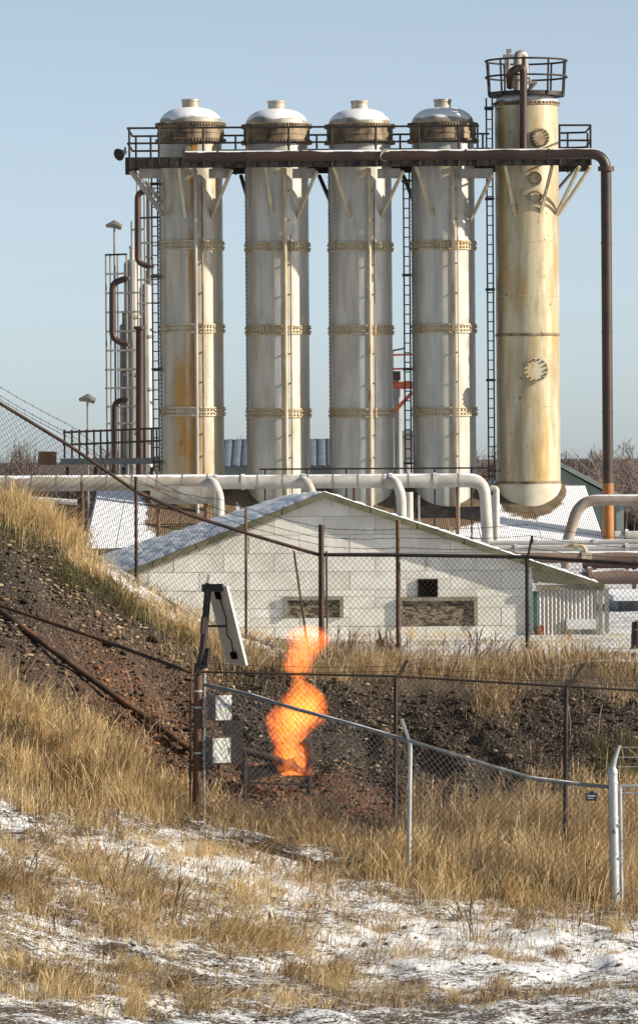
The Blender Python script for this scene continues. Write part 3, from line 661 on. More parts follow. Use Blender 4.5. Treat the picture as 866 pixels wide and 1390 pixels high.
for px, y0 in ((144, 346), (150, 346), (160, 346), (172, 346), (179, 300), (186, 232), (191, 240), (196, 232)):
    q = P(px, y0, DC - .6); MB().tube((q.x, q.y, 0), (q.x, q.y, q.z), .03, 6).build('upright', MT_GREYST, sr)
for px0, px1, y in ((143, 173, 346), (143, 196, 398), (146, 190, 450), (143, 190, 502), (146, 190, 552), (186, 218, 296), (186, 218, 330), (186, 218, 412), (143, 173, 372), (143, 196, 424), (146, 190, 476), (143, 190, 527), (146, 190, 575), (186, 218, 262), (186, 218, 380), (178, 196, 312)):
    MB().bar(P(px0, y, DC - .6), P(px1, y - 1, DC - .6), .06).build('cross_bar', MT_BLACK if y in (346, 296) else MT_GREYST, sr)
gr = root('gantry', 'dark railed steel gantry at the foot of the pale process columns', 'walkway', (P(150, 640, 155).x, 155, 0))
for py in (583, 600): MB().bar(P(86, py + 4, 155), P(222, py - 2, 155), .07).build('rail', MT_BLACK, gr)
m = MB(); m.box(P(150, 626, 155.3), (134 * M(155), .9, .2)); m.build('deck_beam', mk('gantry_grey', (.05, .06, .075), (.08, .09, .10), 2, rough=.6), gr)
for px in (88, 98, 108, 118, 128, 137, 146, 156, 166, 176, 186, 196, 206, 213, 220): a = P(px, 583, 155); MB().bar(a, (a.x, 155, P(px, 622, 155).z), .06).build('rail_post', MT_BLACK, gr)
for px in (92, 130, 168, 206): a = P(px, 634, 155); MB().bar(a, (a.x, 155, -.1), .11).build('leg', MT_BLACK, gr)

# ------------------------------------------------------------------ buildings behind
def shed(name, label, px0, px1, py_eave, py_ridge, D, depth, rmat, wmat, gable=False, off=0.3):
    a = P(px0, py_eave, D); b2 = P(px1, py_eave, D); ze = (a.z + b2.z) / 2; zr_ = P((px0 + px1) / 2, py_ridge, D).z
    r = root(name, label, 'building', ((a.x + b2.x) / 2, D, 0)); x0, x1 = a.x, b2.x
    if not gable:
        w = MB(); w.box(((x0 + x1) / 2, D + depth / 2, ze / 2), (x1 - x0, depth, ze)); w.build('wall', wmat, r)
        n = max(2, int((x1 - x0) / .9))
        for k in range(n):
            t0, t1 = k / n, (k + 1) / n
            corr_sheet((x0 + (x1 - x0) * t0, D + depth / 2, zr_), (x0 + (x1 - x0) * t1, D + depth / 2, zr_), (x0 + (x1 - x0) * t1, D - off, ze - .03), (x0 + (x1 - x0) * t0, D - off, ze - .03), 3, .05, 2).build('roof_sheet', rmat, r)
        corr_sheet((x0, D + depth / 2, zr_), (x1, D + depth / 2, zr_), (x1, D + depth + off, ze), (x0, D + depth + off, ze), n * 2, .05, 2).build('roof_back', rmat, r)
    else:
        xm = (x0 + x1) / 2; w = MB(); w.prism([(x0, D, -.1), (x1, D, -.1), (x1, D, ze), (xm, D, zr_), (x0, D, ze)], (0, depth, 0)); w.build('wall', wmat, r)
        n = int((x1 - x0) / .45)
        for k in range(n):
            xk = x0 + (x1 - x0) * (k + .5) / n; zz = ze + (zr_ - ze) * (1 - abs(xk - xm) / (xm - x0))
            MB().box((xk, D - .02, zz / 2), (.06, .05, zz - .05)).build('cladding_rib', wmat, r)
        for s in (0, 1):
            e0 = (x0 - .3, ze - .1) if s == 0 else (x1 + .3, ze - .1)
            MB().prism([(xm, D - .35, zr_ + .03), (e0[0], D - .35, e0[1] + .03), (e0[0], D - .35, e0[1] + .20), (xm, D - .35, zr_ + .20)], (0, depth + .7, 0)).build('roof', rmat, r)
    return r
shed('steel_shed', 'blue-roofed ribbed metal shed seen between the left domed towers', 300, 455, 632, 597, 172, 9, MT_BLUEROOF, MT_GREENCLAD)
shed('steel_shed', 'grey-green ribbed metal shed behind the foot of the yellowed column', 640, 846, 684, 626, 166, 9, MT_GREENCLAD, MT_GREENCLAD, True)
shed('gable_hut', 'small pale ribbed hut between the third and fourth domed towers', 524, 584, 607, 590, 168, 6, MT_GREENCLAD, MT_CORRW, True)
# red steel frame between towers three and four
rf = root('pipe_stand', 'red steel stand with slim pale stack between the third and fourth domed towers', 'frame', (P(540, 640, 158).x, 158, 0))
MB().bar(P(528, 523, 158), P(566, 523, 158), .2, .24).build('beam', MT_REDP, rf); MB().bar(P(534, 560, 158), P(560, 532, 158), .12).build('brace', MT_REDP, rf)
MB().bar(P(528, 482, 158), P(566, 481, 158), .06).build('rail', MT_REDP, rf); MB().bar(P(528, 501, 158), P(566, 500, 158), .06).build('rail', MT_REDP, rf)
for px, rr, yy_ in ((533.5, .07, 475), (541, .10, 505)): a = P(px, yy_, 158.3); MB().tube((a.x, 158.3, 0), a, rr, 8).build('stack', MT_COL, rf, True)
a = P(562, 482, 158); MB().tube((a.x, 158, 0), a, .06, 6).build('post', MT_REDP, rf)
MB().box(P(536, 510, 157.9), (.35, .3, .3)).build('valve', MT_BLACK, rf); MB().tube(P(533, 476, 158), P(548, 473, 158), .03, 6).build('arm', MT_BLACK, rf)

# ------------------------------------------------------------------ pipe rack at right
pk = []
def hpipe(px0, px1, py, D, r, label, mt, snow=True, supports=()):
    a, b2 = P(px0, py, D), P(px1, py, D); zc = (a.z + b2.z) / 2
    rr = root('rack_pipe', label, 'pipe', ((a.x + b2.x) / 2, D, 0))
    MB().path([(a.x, D, zc), (b2.x, D, zc)], r, 12).build('pipe', mt, rr, True)
    for px in supports:
        q = P(px, py, D); MB().path([(q.x - .04, D, zc), (q.x + .04, D, zc)], r * 1.45, 12).build('coupling', mt, rr, True)
    for px in list(supports)[:2] + [px1 - 30]:
        q = P(px, py, D); MB().box((q.x, D + .02, (zc - r * .5) / 2), (.09, .09, zc - r * .5)).build('support', MT_POSTR, rr)
    return rr
MT_SILVER = mk('silver_pipe', (.52, .52, .50), (.38, .37, .34), 1.2, (.5, 1, 1), .45, .3, rust=(.36, 1.2), snow=.80)
MT_DPIPE = mk('brown_pipe_frosted', (.15, .10, .08), (.22, .16, .13), 1.3, (.6, 1, 1), .6, .1, rust=(.36, 2), snow=.82)
hpipe(664, 940, 736, 112, .06, 'slim silver pipe, highest of the horizontal pipe rack at right', MT_SILVER, supports=(726, 806))
hpipe(668, 940, 744, 111, .075, 'silver pipe with rust patches directly under the highest pipe of the rack', MT_SILVER, supports=(700, 850))
hpipe(700, 940, 756, 108, .13, 'brown frosted pipe in the middle of the pipe rack at right', MT_DPIPE, supports=(795,))
hpipe(786, 960, 783, 100, .15, 'thick rusty brown pipe lowest in the rack beside the gable roof corner', MT_DPIPE, supports=(800,))
hpipe(834, 960, 727, 125, .12, 'pale pipe behind the orange pipe foot at the right edge', MT_WHITEPIPE, supports=(850,))
hpipe(790, 940, 767, 106, .07, 'dark slim pipe between the two brown pipes of the rack', MT_RUSTPIPE, supports=(860,))
ip = root('goose_pipe', 'rust-streaked grey pipe rising and bending right above the pipe rack', 'pipe', (P(768, 745, 118).x, 118, 0))
a = P(768, 740, 118); b_ = P(786, 679, 118); c_ = P(950, 676, 118)
MB().path(bend([(a.x, 118, 0.2), a, (b_.x, 118, b_.z), (c_.x, 118, b_.z)], .45, 8), .135, 14).build('pipe', mk('grey_rusty_pipe', (.30, .26, .23), (.22, .15, .10), 1.5, (1, 1, 1), .55, .1, rust=(.42, 1.5), snow=.83), ip, True)
m = MB(); m.tube((c_.x - 1.2, 118, b_.z), (c_.x - 1.2, 118, 0), .08, 8); m.build('support', MT_POSTR, ip)
vv = root('valve_manifold', 'small cream valve with elbows on the rack in front of the orange pipe foot', 'valve', (P(795, 756, 106.5).x, 106.5, P(795, 756, 106.5).z))
m = MB(); m.path(bend([P(765, 741, 106.5), P(793, 740, 106.5), P(796, 757, 106.5)], .15, 5), .045, 8); m.build('elbow_pipe', MT_BEIGE, vv, True)
m = MB(); m.box(P(796, 755, 106.4), (.22, .22, .16)); m.tube(P(790, 759, 106.4), P(806, 764, 106.4), .06, 8); m.tube(P(778, 741, 106.4), P(784, 741, 106.4), .08, 8); m.build('valve_body', MT_BEIGE, vv)
m = MB(); m.tube(P(796, 758, 106.5), (P(796, 758, 106.5).x, 106.5, 0), .04, 8); m.build('support', MT_POSTR, vv)

# ------------------------------------------------------------------ gable building
DG = 80.0
gb = root('gable_building', 'low white block building with snowy gable roof behind the wire fence', 'building', (P(450, 860, DG).x, DG, 0))
ap = P(440, 672, DG); er = P(820, 798, DG); el = P(150, 789, DG)
sl_, sr_ = (ap.z - el.z) / (ap.x - el.x), (ap.z - er.z) / (er.x - ap.x)
def zroof(x): return ap.z - (sl_ * (ap.x - x) if x < ap.x else sr_ * (x - ap.x))
xwl, xwr = P(168, 800, DG).x, P(722, 800, DG).x
def clip(poly, f):
    out = []
    for i in range(len(poly)):
        a, b2 = poly[i], poly[(i + 1) % len(poly)]; fa, fb = f(a), f(b2)
        if fa >= 0: out.append(a)
        if (fa >= 0) != (fb >= 0): t = fa / (fa - fb); out.append((a[0] + (b2[0] - a[0]) * t, a[1] + (b2[1] - a[1]) * t))
    return out
def rectpx(x0, y0, x1, y1): a, b2 = P(x0, y0, DG), P(x1, y1, DG); return (a.x, b2.z, b2.x, a.z)
holes = [rectpx(567, 786, 594, 811), rectpx(541, 811, 648, 849), rectpx(386, 810, 466, 838)]
def subtract(r, h):
    x0, z0, x1, z1 = r; a0, b0, a1, b1 = h
    if a0 >= x1 or a1 <= x0 or b0 >= z1 or b1 <= z0: return [r]
    out = []
    if z0 < b0: out.append((x0, z0, x1, b0))
    if b1 < z1: out.append((x0, b1, x1, z1))
    m0, m1 = max(z0, b0), min(z1, b1)
    if x0 < a0: out.append((x0, m0, a0, m1))
    if a1 < x1: out.append((a1, m0, x1, m1))
    return out
rh = 25.0 * M(DG); z = -.15; row = 0
while z < ap.z:
    x = xwl - (row % 2) * .42
    while x < xwr:
        rects = [(max(x, xwl), z, min(x + .84, xwr), z + rh)]
        for h in holes: rects = [q for rc in rects for q in subtract(rc, h)]
        for (x0, z0, x1, z1) in rects:
            if x1 - x0 < .02 or z1 - z0 < .02: continue
            g = .004; poly = [(x0 + g, z0 + g), (x1 - g, z0 + g), (x1 - g, z1 - g), (x0 + g, z1 - g)]
            poly = clip(poly, lambda p: (ap.z - .05 - sl_ * (ap.x - p[0])) - p[1]); poly = clip(poly, lambda p: (ap.z - .05 - sr_ * (p[0] - ap.x)) - p[1]) if poly else poly
            if len(poly) < 3: continue
            yo = DG + random.uniform(-.004, .004)
            MB().prism([(p[0], yo, p[1]) for p in poly], (0, .12, 0)).build('block', MT_BLOCK, gb)
        x += .84
    z += rh; row += 1
MB().prism([(xwl, DG + .012, -.2), (xwr, DG + .012, -.2), (xwr, DG + .012, zroof(xwr) - .06), (ap.x, DG + .012, ap.z - .06), (xwl, DG + .012, zroof(xwl) - .06)], (0, .2, 0)).build('wall', MT_MORTAR, gb)
LD = 7.5; shx = -.72                                   # the ridge runs back and a little left
bk = lambda p, dz=0: Vector((p[0] + shx, DG + LD, p[2] + dz))
for xw_ in (xwl, xwr):
    zt_ = zroof(xw_) - .06
    MB().prism([(xw_, DG + .22, -.2), (xw_, DG + .22, zt_), (xw_ + shx, DG + LD, zt_), (xw_ + shx, DG + LD, -.2)], (.15 if xw_ == xwl else -.15, 0, 0)).build('side_wall', MT_BLOCK, gb)
MB().prism([(xwl + shx, DG + LD, -.2), (xwr + shx, DG + LD, -.2), (xwr + shx, DG + LD, zroof(xwr) - .3), (ap.x + shx, DG + LD, ap.z - .3), (xwl + shx, DG + LD, zroof(xwl) - .3)], (0, .15, 0)).build('back_wall', MT_BLOCK, gb)
ov = Vector((0, -.14, 0))
def slab(a, b2, c, d, th):
    m = MB(); t = Vector((0, 0, th)); a, b2, c, d = map(Vector, (a, b2, c, d))
    return m.add([a, b2, c, d, a + t, b2 + t, c + t, d + t], [(0, 1, 2, 3), (7, 6, 5, 4), (0, 4, 5, 1), (1, 5, 6, 2), (2, 6, 7, 3), (3, 7, 4, 0)])
apf = bk(ap, -.16); elf = bk(el, .12) + Vector((-.05, 0, 0)); erf = bk(er, -.1)
slab(ap + ov, el + ov, elf, apf, .055).build('roof', MT_FASCIA, gb)
slab(ap + ov, er + ov, erf, apf, .055).build('roof', MT_FASCIA, gb)
def snow_sheet(a, b2, c, d, th, n1, n2, seed, drop):
    m = MB(); vs = []; fs = []; rr = random.Random(seed)
    for i in range(n1 + 1):
        for j in range(n2 + 1):
            s, t = i / n1, j / n2; p = (a * (1 - s) + b2 * s) * (1 - t) + (d * (1 - s) + c * s) * t
            edge = j in (0, n2) or i in (0, n1)
            h = .002 if edge else th * (.7 + .6 * rr.random())
            if j == 0: p = p + (d - a) * (rr.random() * drop)
            vs.append(p + Vector((0, 0, .056 + h)))
    for i in range(n1):
        for j in range(n2): q = i * (n2 + 1) + j; fs.append((q, q + 1, q + n2 + 2, q + n2 + 1))
    return m.add(vs, fs)
MT_ROOFSNOW = mk('old_roof_snow', (.80, .82, .86), (.74, .77, .82), 2, rough=.75, bump=.5)
snow_sheet(ap + ov, el + ov, elf, apf, .05, 50, 16, 3, .035).build('snow', MT_ROOFSNOW, gb, True)
snow_sheet(ap + ov, er + ov, erf, apf, .05, 60, 12, 4, .03).build('snow', MT_ROOFSNOW, gb, True)
for e_, n_ in ((el, 5), (er, 6)):
    for k in range(n_):
        p = ap.lerp(e_, k / n_) + ov * 1.12 + Vector((0, 0, -.055)); q = ap.lerp(e_, (k + 1) / n_ - .004) + ov * 1.12 + Vector((0, 0, -.055))
        MB().prism([p, q, q + Vector((0, 0, .104)), p + Vector((0, 0, .104))], (0, .03, 0)).build('fascia_board', MT_FASCIA, gb)
# window and the two boarded vents
x0, z0, x1, z1 = holes[0]
wf = MB(); wdt = .022
for bx in (((x0 + x1) / 2, z1 - wdt / 2, x1 - x0, wdt), ((x0 + x1) / 2, z0 + wdt / 2, x1 - x0, wdt)): wf.box((bx[0], DG - .012, bx[1]), (bx[2], .06, bx[3]))
for xc in (x0 + wdt / 2, x1 - wdt / 2): wf.box((xc, DG - .01, (z0 + z1) / 2), (wdt, .055, z1 - z0 - 2 * wdt - .002))
w_ = wf.build('window', MT_SOOT, gb); MB().box(((x0 + x1) / 2, DG + .003, (z0 + z1) / 2), (x1 - x0 - .044, .012, z1 - z0 - .044)).build('pane', MT_DARK, w_)
for (x0, z0, x1, z1), nb in ((holes[1], 9), (holes[2], 7)):
    fr = MB(); fr.box(((x0 + x1) / 2, DG - .02, z1 - .03), (x1 - x0, .07, .06)); fr.box((x1 - .03, DG - .018, (z0 + z1) / 2 - .03), (.06, .065, z1 - z0 - .064)); fr.box((x0 + .03, DG - .018, (z0 + z1) / 2 - .03), (.06, .065, z1 - z0 - .064))
    v_ = fr.build('vent', MT_VENTR, gb)
    for k in range(nb):
        zz = z0 + (z1 - z0 - .06) * (k + .5) / nb; MB().box(((x0 + x1) / 2, DG + .0, zz), (x1 - x0 - .125, .02 + .004 * (k % 2), (z1 - z0 - .06) / nb * .86)).build('slat', MT_VENT, v_)
# lean-to under the right eave
xa_, xb_ = P(729, 800, DG).x, P(810, 800, DG).x; zl = P(770, 800, DG).z
corr_sheet((xa_, DG - .03, zl), (xb_, DG - .03, zl), (xb_, DG - .03, -.15), (xa_, DG - .03, -.15), 15, .03, 3).build('corrugated_wall', MT_CORRW, gb, True)
MB().box(((xa_ + xb_) / 2 + .02, DG - .06, zl + .035), (xb_ - xa_ + .1, .1, .09)).build('lintel_beam', MT_VENTR, gb)
MB().box((P(725.5, 800, DG).x, DG - .03, zl / 2 - .1), (.075, .06, zl + .15)).build('door_post', MT_GREENP, gb)
MB().box((P(733, 860, DG).x, DG - .09, P(733, 857, DG).z), (.12, .03, .19)).build('red_board', MT_REDP, gb)
MB().box((P(814, 800, DG).x, DG - .03, zl / 2), (.07, .09, zl + .14)).build('corner_post', MT_VENTR, gb)
MB().box((P(823, 800, DG).x + .02, DG + .4, zl / 2), (.07, .09, zl)).build('corner_post', MT_GREYST, gb)
pp = P(788, 847, DG); MB().box((pp.x, DG - .075, pp.z), (.5, .05, .17)).build('patch_panel', MT_BOXW, gb)
pp = P(785, 862, DG); m = MB()
for k in range(10): m.box((pp.x - .22 + k * .049, DG - .08, pp.z), (.03, .045, .19))
m.build('grille', MT_GREENCLAD, gb)
# grey shed past its right end
s2 = root('grey_shed', 'blue-grey metal shed at the right edge beyond the gable building', 'building', (P(850, 860, 92).x, 92, 0))
a = P(838, 815, 92); xs0, xs1 = a.x, P(960, 815, 92).x
MB().box(((xs0 + xs1) / 2, 94, a.z / 2), (xs1 - xs0, 4, a.z)).build('wall', mk('shed_sheet', (.20, .215, .235), (.15, .16, .18), 1, rough=.5, metal=.2), s2)
MB().box(((xs0 + xs1) / 2, 93.9, a.z + .05), (xs1 - xs0 + .2, 4.5, .10)).build('roof', MT_SNOW, s2)
for k in range(8): MB().box((xs0 + .06 + k * .22, 91.985, a.z / 2), (.04, .04, a.z - .03)).build('rib', MT_BLUEROOF, s2)
st = root('timber_stump', 'short dark timber stump in the snow at the right edge below the shed', 'stump', gpt(862, 74))
q = gpt(862, 74); MB().path([(q.x, q.y, q.z - .1), (q.x + .01, q.y, q.z + .35), (q.x, q.y, q.z + .42)], [.09, .08, .07], 10).build('post', MT_POST, st, True)
MB().path([(q.x - .08, q.y, q.z + .2), (q.x - .02, q.y - .1, q.z + .3), (q.x + .1, q.y, q.z + .26)], .012, 5).build('wire_loop', MT_WIRE_D, st)

# ------------------------------------------------------------------ fences
def wire(m, a, b2, r, sag=0.0, n=8, jit=0.0):
    a, b2 = Vector(a), Vector(b2); pts = []
    for k in range(n + 1):
        t = k / n; p = a.lerp(b2, t); p.z -= sag * 4 * t * (1 - t)
        if 0 < k < n: p += Vector((0, random.uniform(-jit, jit), random.uniform(-jit, jit)))
        pts.append(p)
    m.path(pts, r, 4, False)
def mesh_fence(tops, h, mat, parent, w=.078, r=.0027, seed=1, low=None):
    m = MB(); rr = random.Random(seed)
    for (a, b2) in zip(tops[:-1], tops[1:]):
        a, b2 = Vector(a), Vector(b2); LL = (b2 - a).length; n = int(LL / w)
        def pt(s, t):
            sc = min(max(s, 0), 1); p = a.lerp(b2, sc); q = p.copy(); q.z -= h * (1 - t)
            q.y += .03 * math.sin(s * 17 + t * 5 + seed) * math.sin(t * 3.1) + .012 * math.sin(s * 60 + t * 9)
            q.x += .006 * math.sin(t * 31 + s * 50)
            return q
        run = h * .92 / LL
        for fam in (1, -1):
            for k in range(-int(h / w) - 1, n + int(h / w) + 2):
                s0 = k / n
                s1 = s0 + fam * run
                t0, t1 = 0.0, 1.0
                lo, hi = min(s0, s1), max(s0, s1)
                if hi <= 0 or lo >= 1: continue
                def tt(sv): return (sv - s0) / (s1 - s0)
                if fam == 1:
                    if s0 < 0: t0 = tt(0)
                    if s1 > 1: t1 = tt(1)
                else:
                    if s0 > 1: t0 = tt(1)
                    if s1 < 0: t1 = tt(0)
                if t1 - t0 < .01: continue
                N = max(2, int((t1 - t0) * 8)); pts = []
                for j in range(N + 1):
                    t = t0 + (t1 - t0) * j / N; pts.append(pt(s0 + (s1 - s0) * t, t))
                m.path(pts, r, 3, False)
    return m.build('wire_mesh', mat, parent, kind='stuff', fix=False)
def barbed(pts, parent, mat, r=.004, n=10, sag=.03):
    m = MB()
    for a, b2 in zip(pts[:-1], pts[1:]):
        wire(m, a, b2, r, sag, n, .006); a, b2 = Vector(a), Vector(b2); k = int((b2 - a).length / .13)
        for j in range(k):
            t = (j + .5) / k; p = a.lerp(b2, t); p.z -= sag * 4 * t * (1 - t); d = Vector((random.uniform(-.4, .4), random.uniform(-.3, .3), 1)).normalized() * .022
            m.path([p - d, p + d], .003, 3, False)
    return m.build('barbed_wire', mat, parent, fix=False)
def rail(pts, r, mat, parent, name='top_rail', n=8): return MB().path(pts, r, n).build(name, mat, parent, True)
def post(pxt, pyt, D, r, mat, parent, px_b=None, arm=None, base=None, name='post'):
    t = P(pxt, pyt, D); pb = seg(px_b if px_b is not None else pxt + .4, D) if base is None else base
    pts = [Vector((pb.x, D, pb.z - .25)), t]; 
    o = MB().path(pts, r, 10).build(name, mat, parent, True)
    if arm: MB().bar(t - Vector((0, 0, .03)), P(arm[0], arm[1], D + .02), r * 1.25, r * 1.25).build('post_arm', mat, o)
    return o
DB = 70.6
# back fence: up the bank at left, level to the right
bf = root('chain_link_fence', 'rusty chain link fence climbing the bank at left, in front of the gable building', 'fence', seg(436, DB))
for a in ((185, 647, None), (-40, 500, None)): post(a[0], a[1], DB, .026, MT_POST, bf)
post(436, 712, DB, .042, MT_POST, bf)
topsL = [P(-60, 514, DB), P(0, 547, DB), P(95, 605, DB), P(185, 667, DB), P(260, 700, DB), P(345, 727, DB), P(436, 754, DB)]
rail(topsL, .026, MT_POST, bf)
mesh_fence([topsL[0], topsL[1], topsL[2], topsL[3], topsL[4], topsL[6]], 1.75, MT_WIRE_D, bf, seed=3)
for dy_, dyr in ((14, 10), (26, 20), (9, 34)):
    barbed([P(-60, 514 - dy_, DB), P(95, 603 - dy_, DB), P(185, 664 - dy_, DB), P(300, 712 - dyr, DB - .02), P(436, 750 - dyr, DB)], bf, MT_WIRE_D)
MB().tube(P(399, 748, DB - .05), P(418, 880, DB - .3), .016, 6).build('stay_rod', MT_POST, bf)
MB().tube(P(334, 690, DB + .3), Vector((seg(334, DB + .3).x, DB + .3, seg(334, DB + .3).z - .2)), .022, 7).build('post', MT_POSTR, bf)
MB().tube(P(112, 655, DB + .3), Vector((seg(112, DB + .3).x, DB + .3, seg(112, DB + .3).z - .2)), .025, 7).build('post', MT_POSTR, bf)
sg = MB(); p = P(65, 622, DB - .04); sg.box(p, (.27, .012, .20), axes=(Vector((1, 0, -.03)).normalized(), Vector((0, 1, 0)), Vector((.03, 0, 1)).normalized()))
so_ = tag(sg.build('sign', MT_SIGN, None), 'small rusted blank sign plate hanging on the wire fence at far left', 'sign')
bf2 = root('chain_link_fence', 'level chain link fence across the gable building front with black rail', 'fence', seg(715, DB))
topsR = [P(440, 753, DB), P(540, 753.5, DB), P(715, 756, DB), P(866, 766, DB - .3), P(940, 771, DB - .5)]
rail(topsR, .027, MT_BLACK, bf2)
MB().tube(P(443, 748, DB - .02), Vector((P(443, 748, DB).x, DB - .02, seg(443, DB).z - .1)), .014, 6).build('tension_bar', MT_POST, bf2)
mesh_fence([topsR[0], topsR[1], topsR[2], topsR[3], topsR[4]], 1.55, MT_WIRE_D, bf2, seed=5)
post(540, 706, DB + .1, .034, MT_POSTR, bf2); post(715, 757, DB, .030, MT_BLACK, bf2, arm=(722, 728)); post(930, 770, DB - .4, .03, MT_BLACK, bf2)
for y0 in (716, 728, 741): barbed([P(436, y0, DB), P(540, y0 + 2, DB), P(720, y0 - (741 - y0) * .3 + 3, DB), P(866, y0 + 16, DB - .3)], bf2, MT_WIRE_D)
# fence on the near rim of the pit (dark posts)
DM = 62.2
mf = root('chain_link_fence', 'dark-posted wire fence with rail across the flame and bent arms leaning right', 'fence', seg(537, DM))
tm = [P(-60, 803, 64.3), P(0, 822, 64.0), P(130, 866, 63.2), P(262, 914, DM + .1), P(272, 912, DM), P(537, 918, DM), P(768, 932, DM), P(940, 941, DM)]
rail(tm[:4], .024, MT_POST, mf); rail(tm[4:], .014, MT_BLACK, mf)
post(537, 921, DM, .030, MT_BLACK, mf, px_b=536, arm=(553, 896)); post(768, 934, DM, .030, MT_BLACK, mf, px_b=766, arm=(791, 901))
mesh_fence(tm[4:], 1.9, MT_WIRE_D, mf, seed=8, r=.0026)
for k_, (dx, dy_) in enumerate(((5, -7), (10, -14))):
    barbed([P(280, 908 + dy_ + 6, DM), P(537 + dx, 918 + dy_, DM), P(768 + dx * 1.4, 931 + dy_, DM), P(940, 938 + dy_, DM)], mf, MT_WIRE_D, .003)
# galvanised front fence
fence_f = root('chain_link_fence', 'galvanised chain link fence with silver sagging rail descending to the right post', 'fence', seg(555, 61))
tf = [P(278, 929, 62.3), P(340, 943, 62.0), P(400, 962, 61.7), P(470, 981, 61.4), P(557, 1006, 61), P(640, 1032, 60.95), P(720, 1056, 60.85), P(790, 1065, 60.75), P(833, 1069, 60.7)]
rail(tf, .0255, MT_GALVSNOW, fence_f)
post(557, 1008, 61, .026, MT_GALV, fence_f, px_b=554, arm=(545, 976))
big = post(831, 1048, 60.7, .062, MT_GALV, fence_f, px_b=835, name='gate_post')
tp = P(831, 1048, 60.7); MB().lathe(tp, [(.066, -.03), (.066, .02), (.04, .06), (.0001, .07)], 14).build('post_cap', MT_GALV, big, True)
MB().path([tp + Vector((0, 0, .02)), P(834, 1030, 60.7), P(840, 1012, 60.7)], [.035, .03, .02], 8).build('post_arm', MT_GALV, big, True)
for py in (1050, 1062, 1110, 1158, 1206, 1240): q = P(831 + (py - 1048) / 52, py, 60.7); MB().path([q + Vector((0, 0, -.012)), q + Vector((0, 0, .012))], .069, 14).build('post_band', MT_GALV, big, True)
mesh_fence([tf[0], tf[2], tf[4], tf[6], tf[8]], 1.72, MT_WIRE_G, fence_f, seed=12, r=.0030)
# letter on the post
tc = bpy.data.curves.new('post_letter', 'FONT'); tc.body = 'A'; tc.size = .085; tc.extrude = .002; tc.align_x = 'CENTER'; tc.materials.append(MT_DARK)
tx = bpy.data.objects.new('post_letter', tc); COL.objects.link(tx); q = P(832.5, 1132, 60.6)
bpy.context.view_layer.update(); lm = bpy.data.meshes.new_from_object(tx); bpy.data.objects.remove(tx)
tx = bpy.data.objects.new('post_letter', lm); COL.objects.link(tx); tx.parent = fence_f; tx.location = Vector((q.x, 60.636, q.z)) - fence_f.location; tx.rotation_euler = (R(90), 0, 0)
# gate
gt = root('wire_gate', 'galvanised wire gate hung right of the thick silver post', 'gate', seg(850, 60.7))
g0 = P(842, 1069, 60.7); gb0 = P(845, 1248, 60.7)
fr = [('stile', P(841.5, 1066, 60.7), P(844, 1248, 60.7), .02), ('rail', P(841.5, 1067, 60.7), P(960, 1066, 60.7), .022), ('rail', P(841.5, 1076, 60.72), P(960, 1080, 60.72), .014), ('rail', P(844, 1246, 60.7), P(960, 1245, 60.7), .02), ('stile', P(958, 1066, 60.7), P(960, 1245, 60.7), .02)]
for nm, a, b2, r_ in fr: MB().tube(a, b2, r_, 8).build(nm, MT_GALV, gt, True)
mesh_fence([P(843, 1070, 60.71), P(958, 1069, 60.71)], 1.64, MT_WIRE_G, gt, w=.085, seed=15, r=.003)
for py in (1120, 1165, 1212): a = P(832, py, 60.66); MB().bar(a, a + Vector((.1, .0, 0)), .03).build('hinge', MT_GALV, gt)
for x_, y_ in ((840, 1014), (839, 1028), (837, 1041)):
    m = MB(); wire(m, P(x_, y_, 60.7), P(960, y_ + 1, 60.7), .005, .0, 6, .004); m.build('barbed_wire', MT_GALV, gt)
# navy notice on the fence
p = P(802, 1082, 60.66); q = root('notice_sign', 'tiny navy blue notice wired to the fence left of the thick silver post', 'sign', p)
m = MB(); m.box(p, (.145, .008, .095)); m.box(p + Vector((.005, 0, .06)), (.06, .008, .03)); m.build('plate', MT_NAVY, q)
m = MB(); m.box(p + Vector((0, -.006, .016)), (.10, .003, .014)); m.box(p + Vector((-.01, -.006, -.014)), (.07, .003, .010)); m.build('print', MT_ALU, q)

# ------------------------------------------------------------------ solar post with instrument boxes
DSP = 62.45
sp_ = root('solar_post', 'rusty steel post with tilted solar panel on top and black clamp', 'post', seg(267, DSP))
b0 = seg(266.5, DSP); mid = P(270, 905, DSP); tp = P(283, 792, DSP)
MB().path([b0 - Vector((0, 0, .25)), mid + Vector((0, 0, .05))], .058, 12).build('lower_pole', MT_POSTR, sp_, True)
MB().path([P(269.5, 915, DSP - .06), P(276, 880, DSP - .06), tp], .046, 12).build('upper_pole', MT_BLACK, sp_, True)
MB().path([tp, P(285, 780, DSP - .03)], .030, 10).build('pole_cap', MT_ALU, sp_, True)
MB().path(bend([P(262, 918, DSP - .1), P(270, 905, DSP - .1), P(280, 905, DSP - .1), P(284, 880, DSP - .08)], .05, 4), .03, 8).build('clamp', MT_BLACK, sp_, True)
MB().tube(P(274.5, 860, DSP - .13), P(276.5, 838, DSP - .13), .028, 8).build('coupling', MT_BLACK, sp_)
for py in (938, 960, 1022): q = P(269, py, DSP); MB().path([q - Vector((0, 0, .012)), q + Vector((0, 0, .012))], .067, 12).build('strap', MT_GALV, sp_, True)
MB().tube(P(259, 925, DSP - .05), seg(258, DSP - .05) + Vector((0, 0, -.1)), .014, 6).build('conduit', MT_POST, sp_)
MB().tube(P(278, 912, DSP - .02), seg(277, DSP - .02) + Vector((0, 0, -.1)), .016, 6).build('conduit', MT_GALV, sp_)
al, th = R(32), R(15.5)
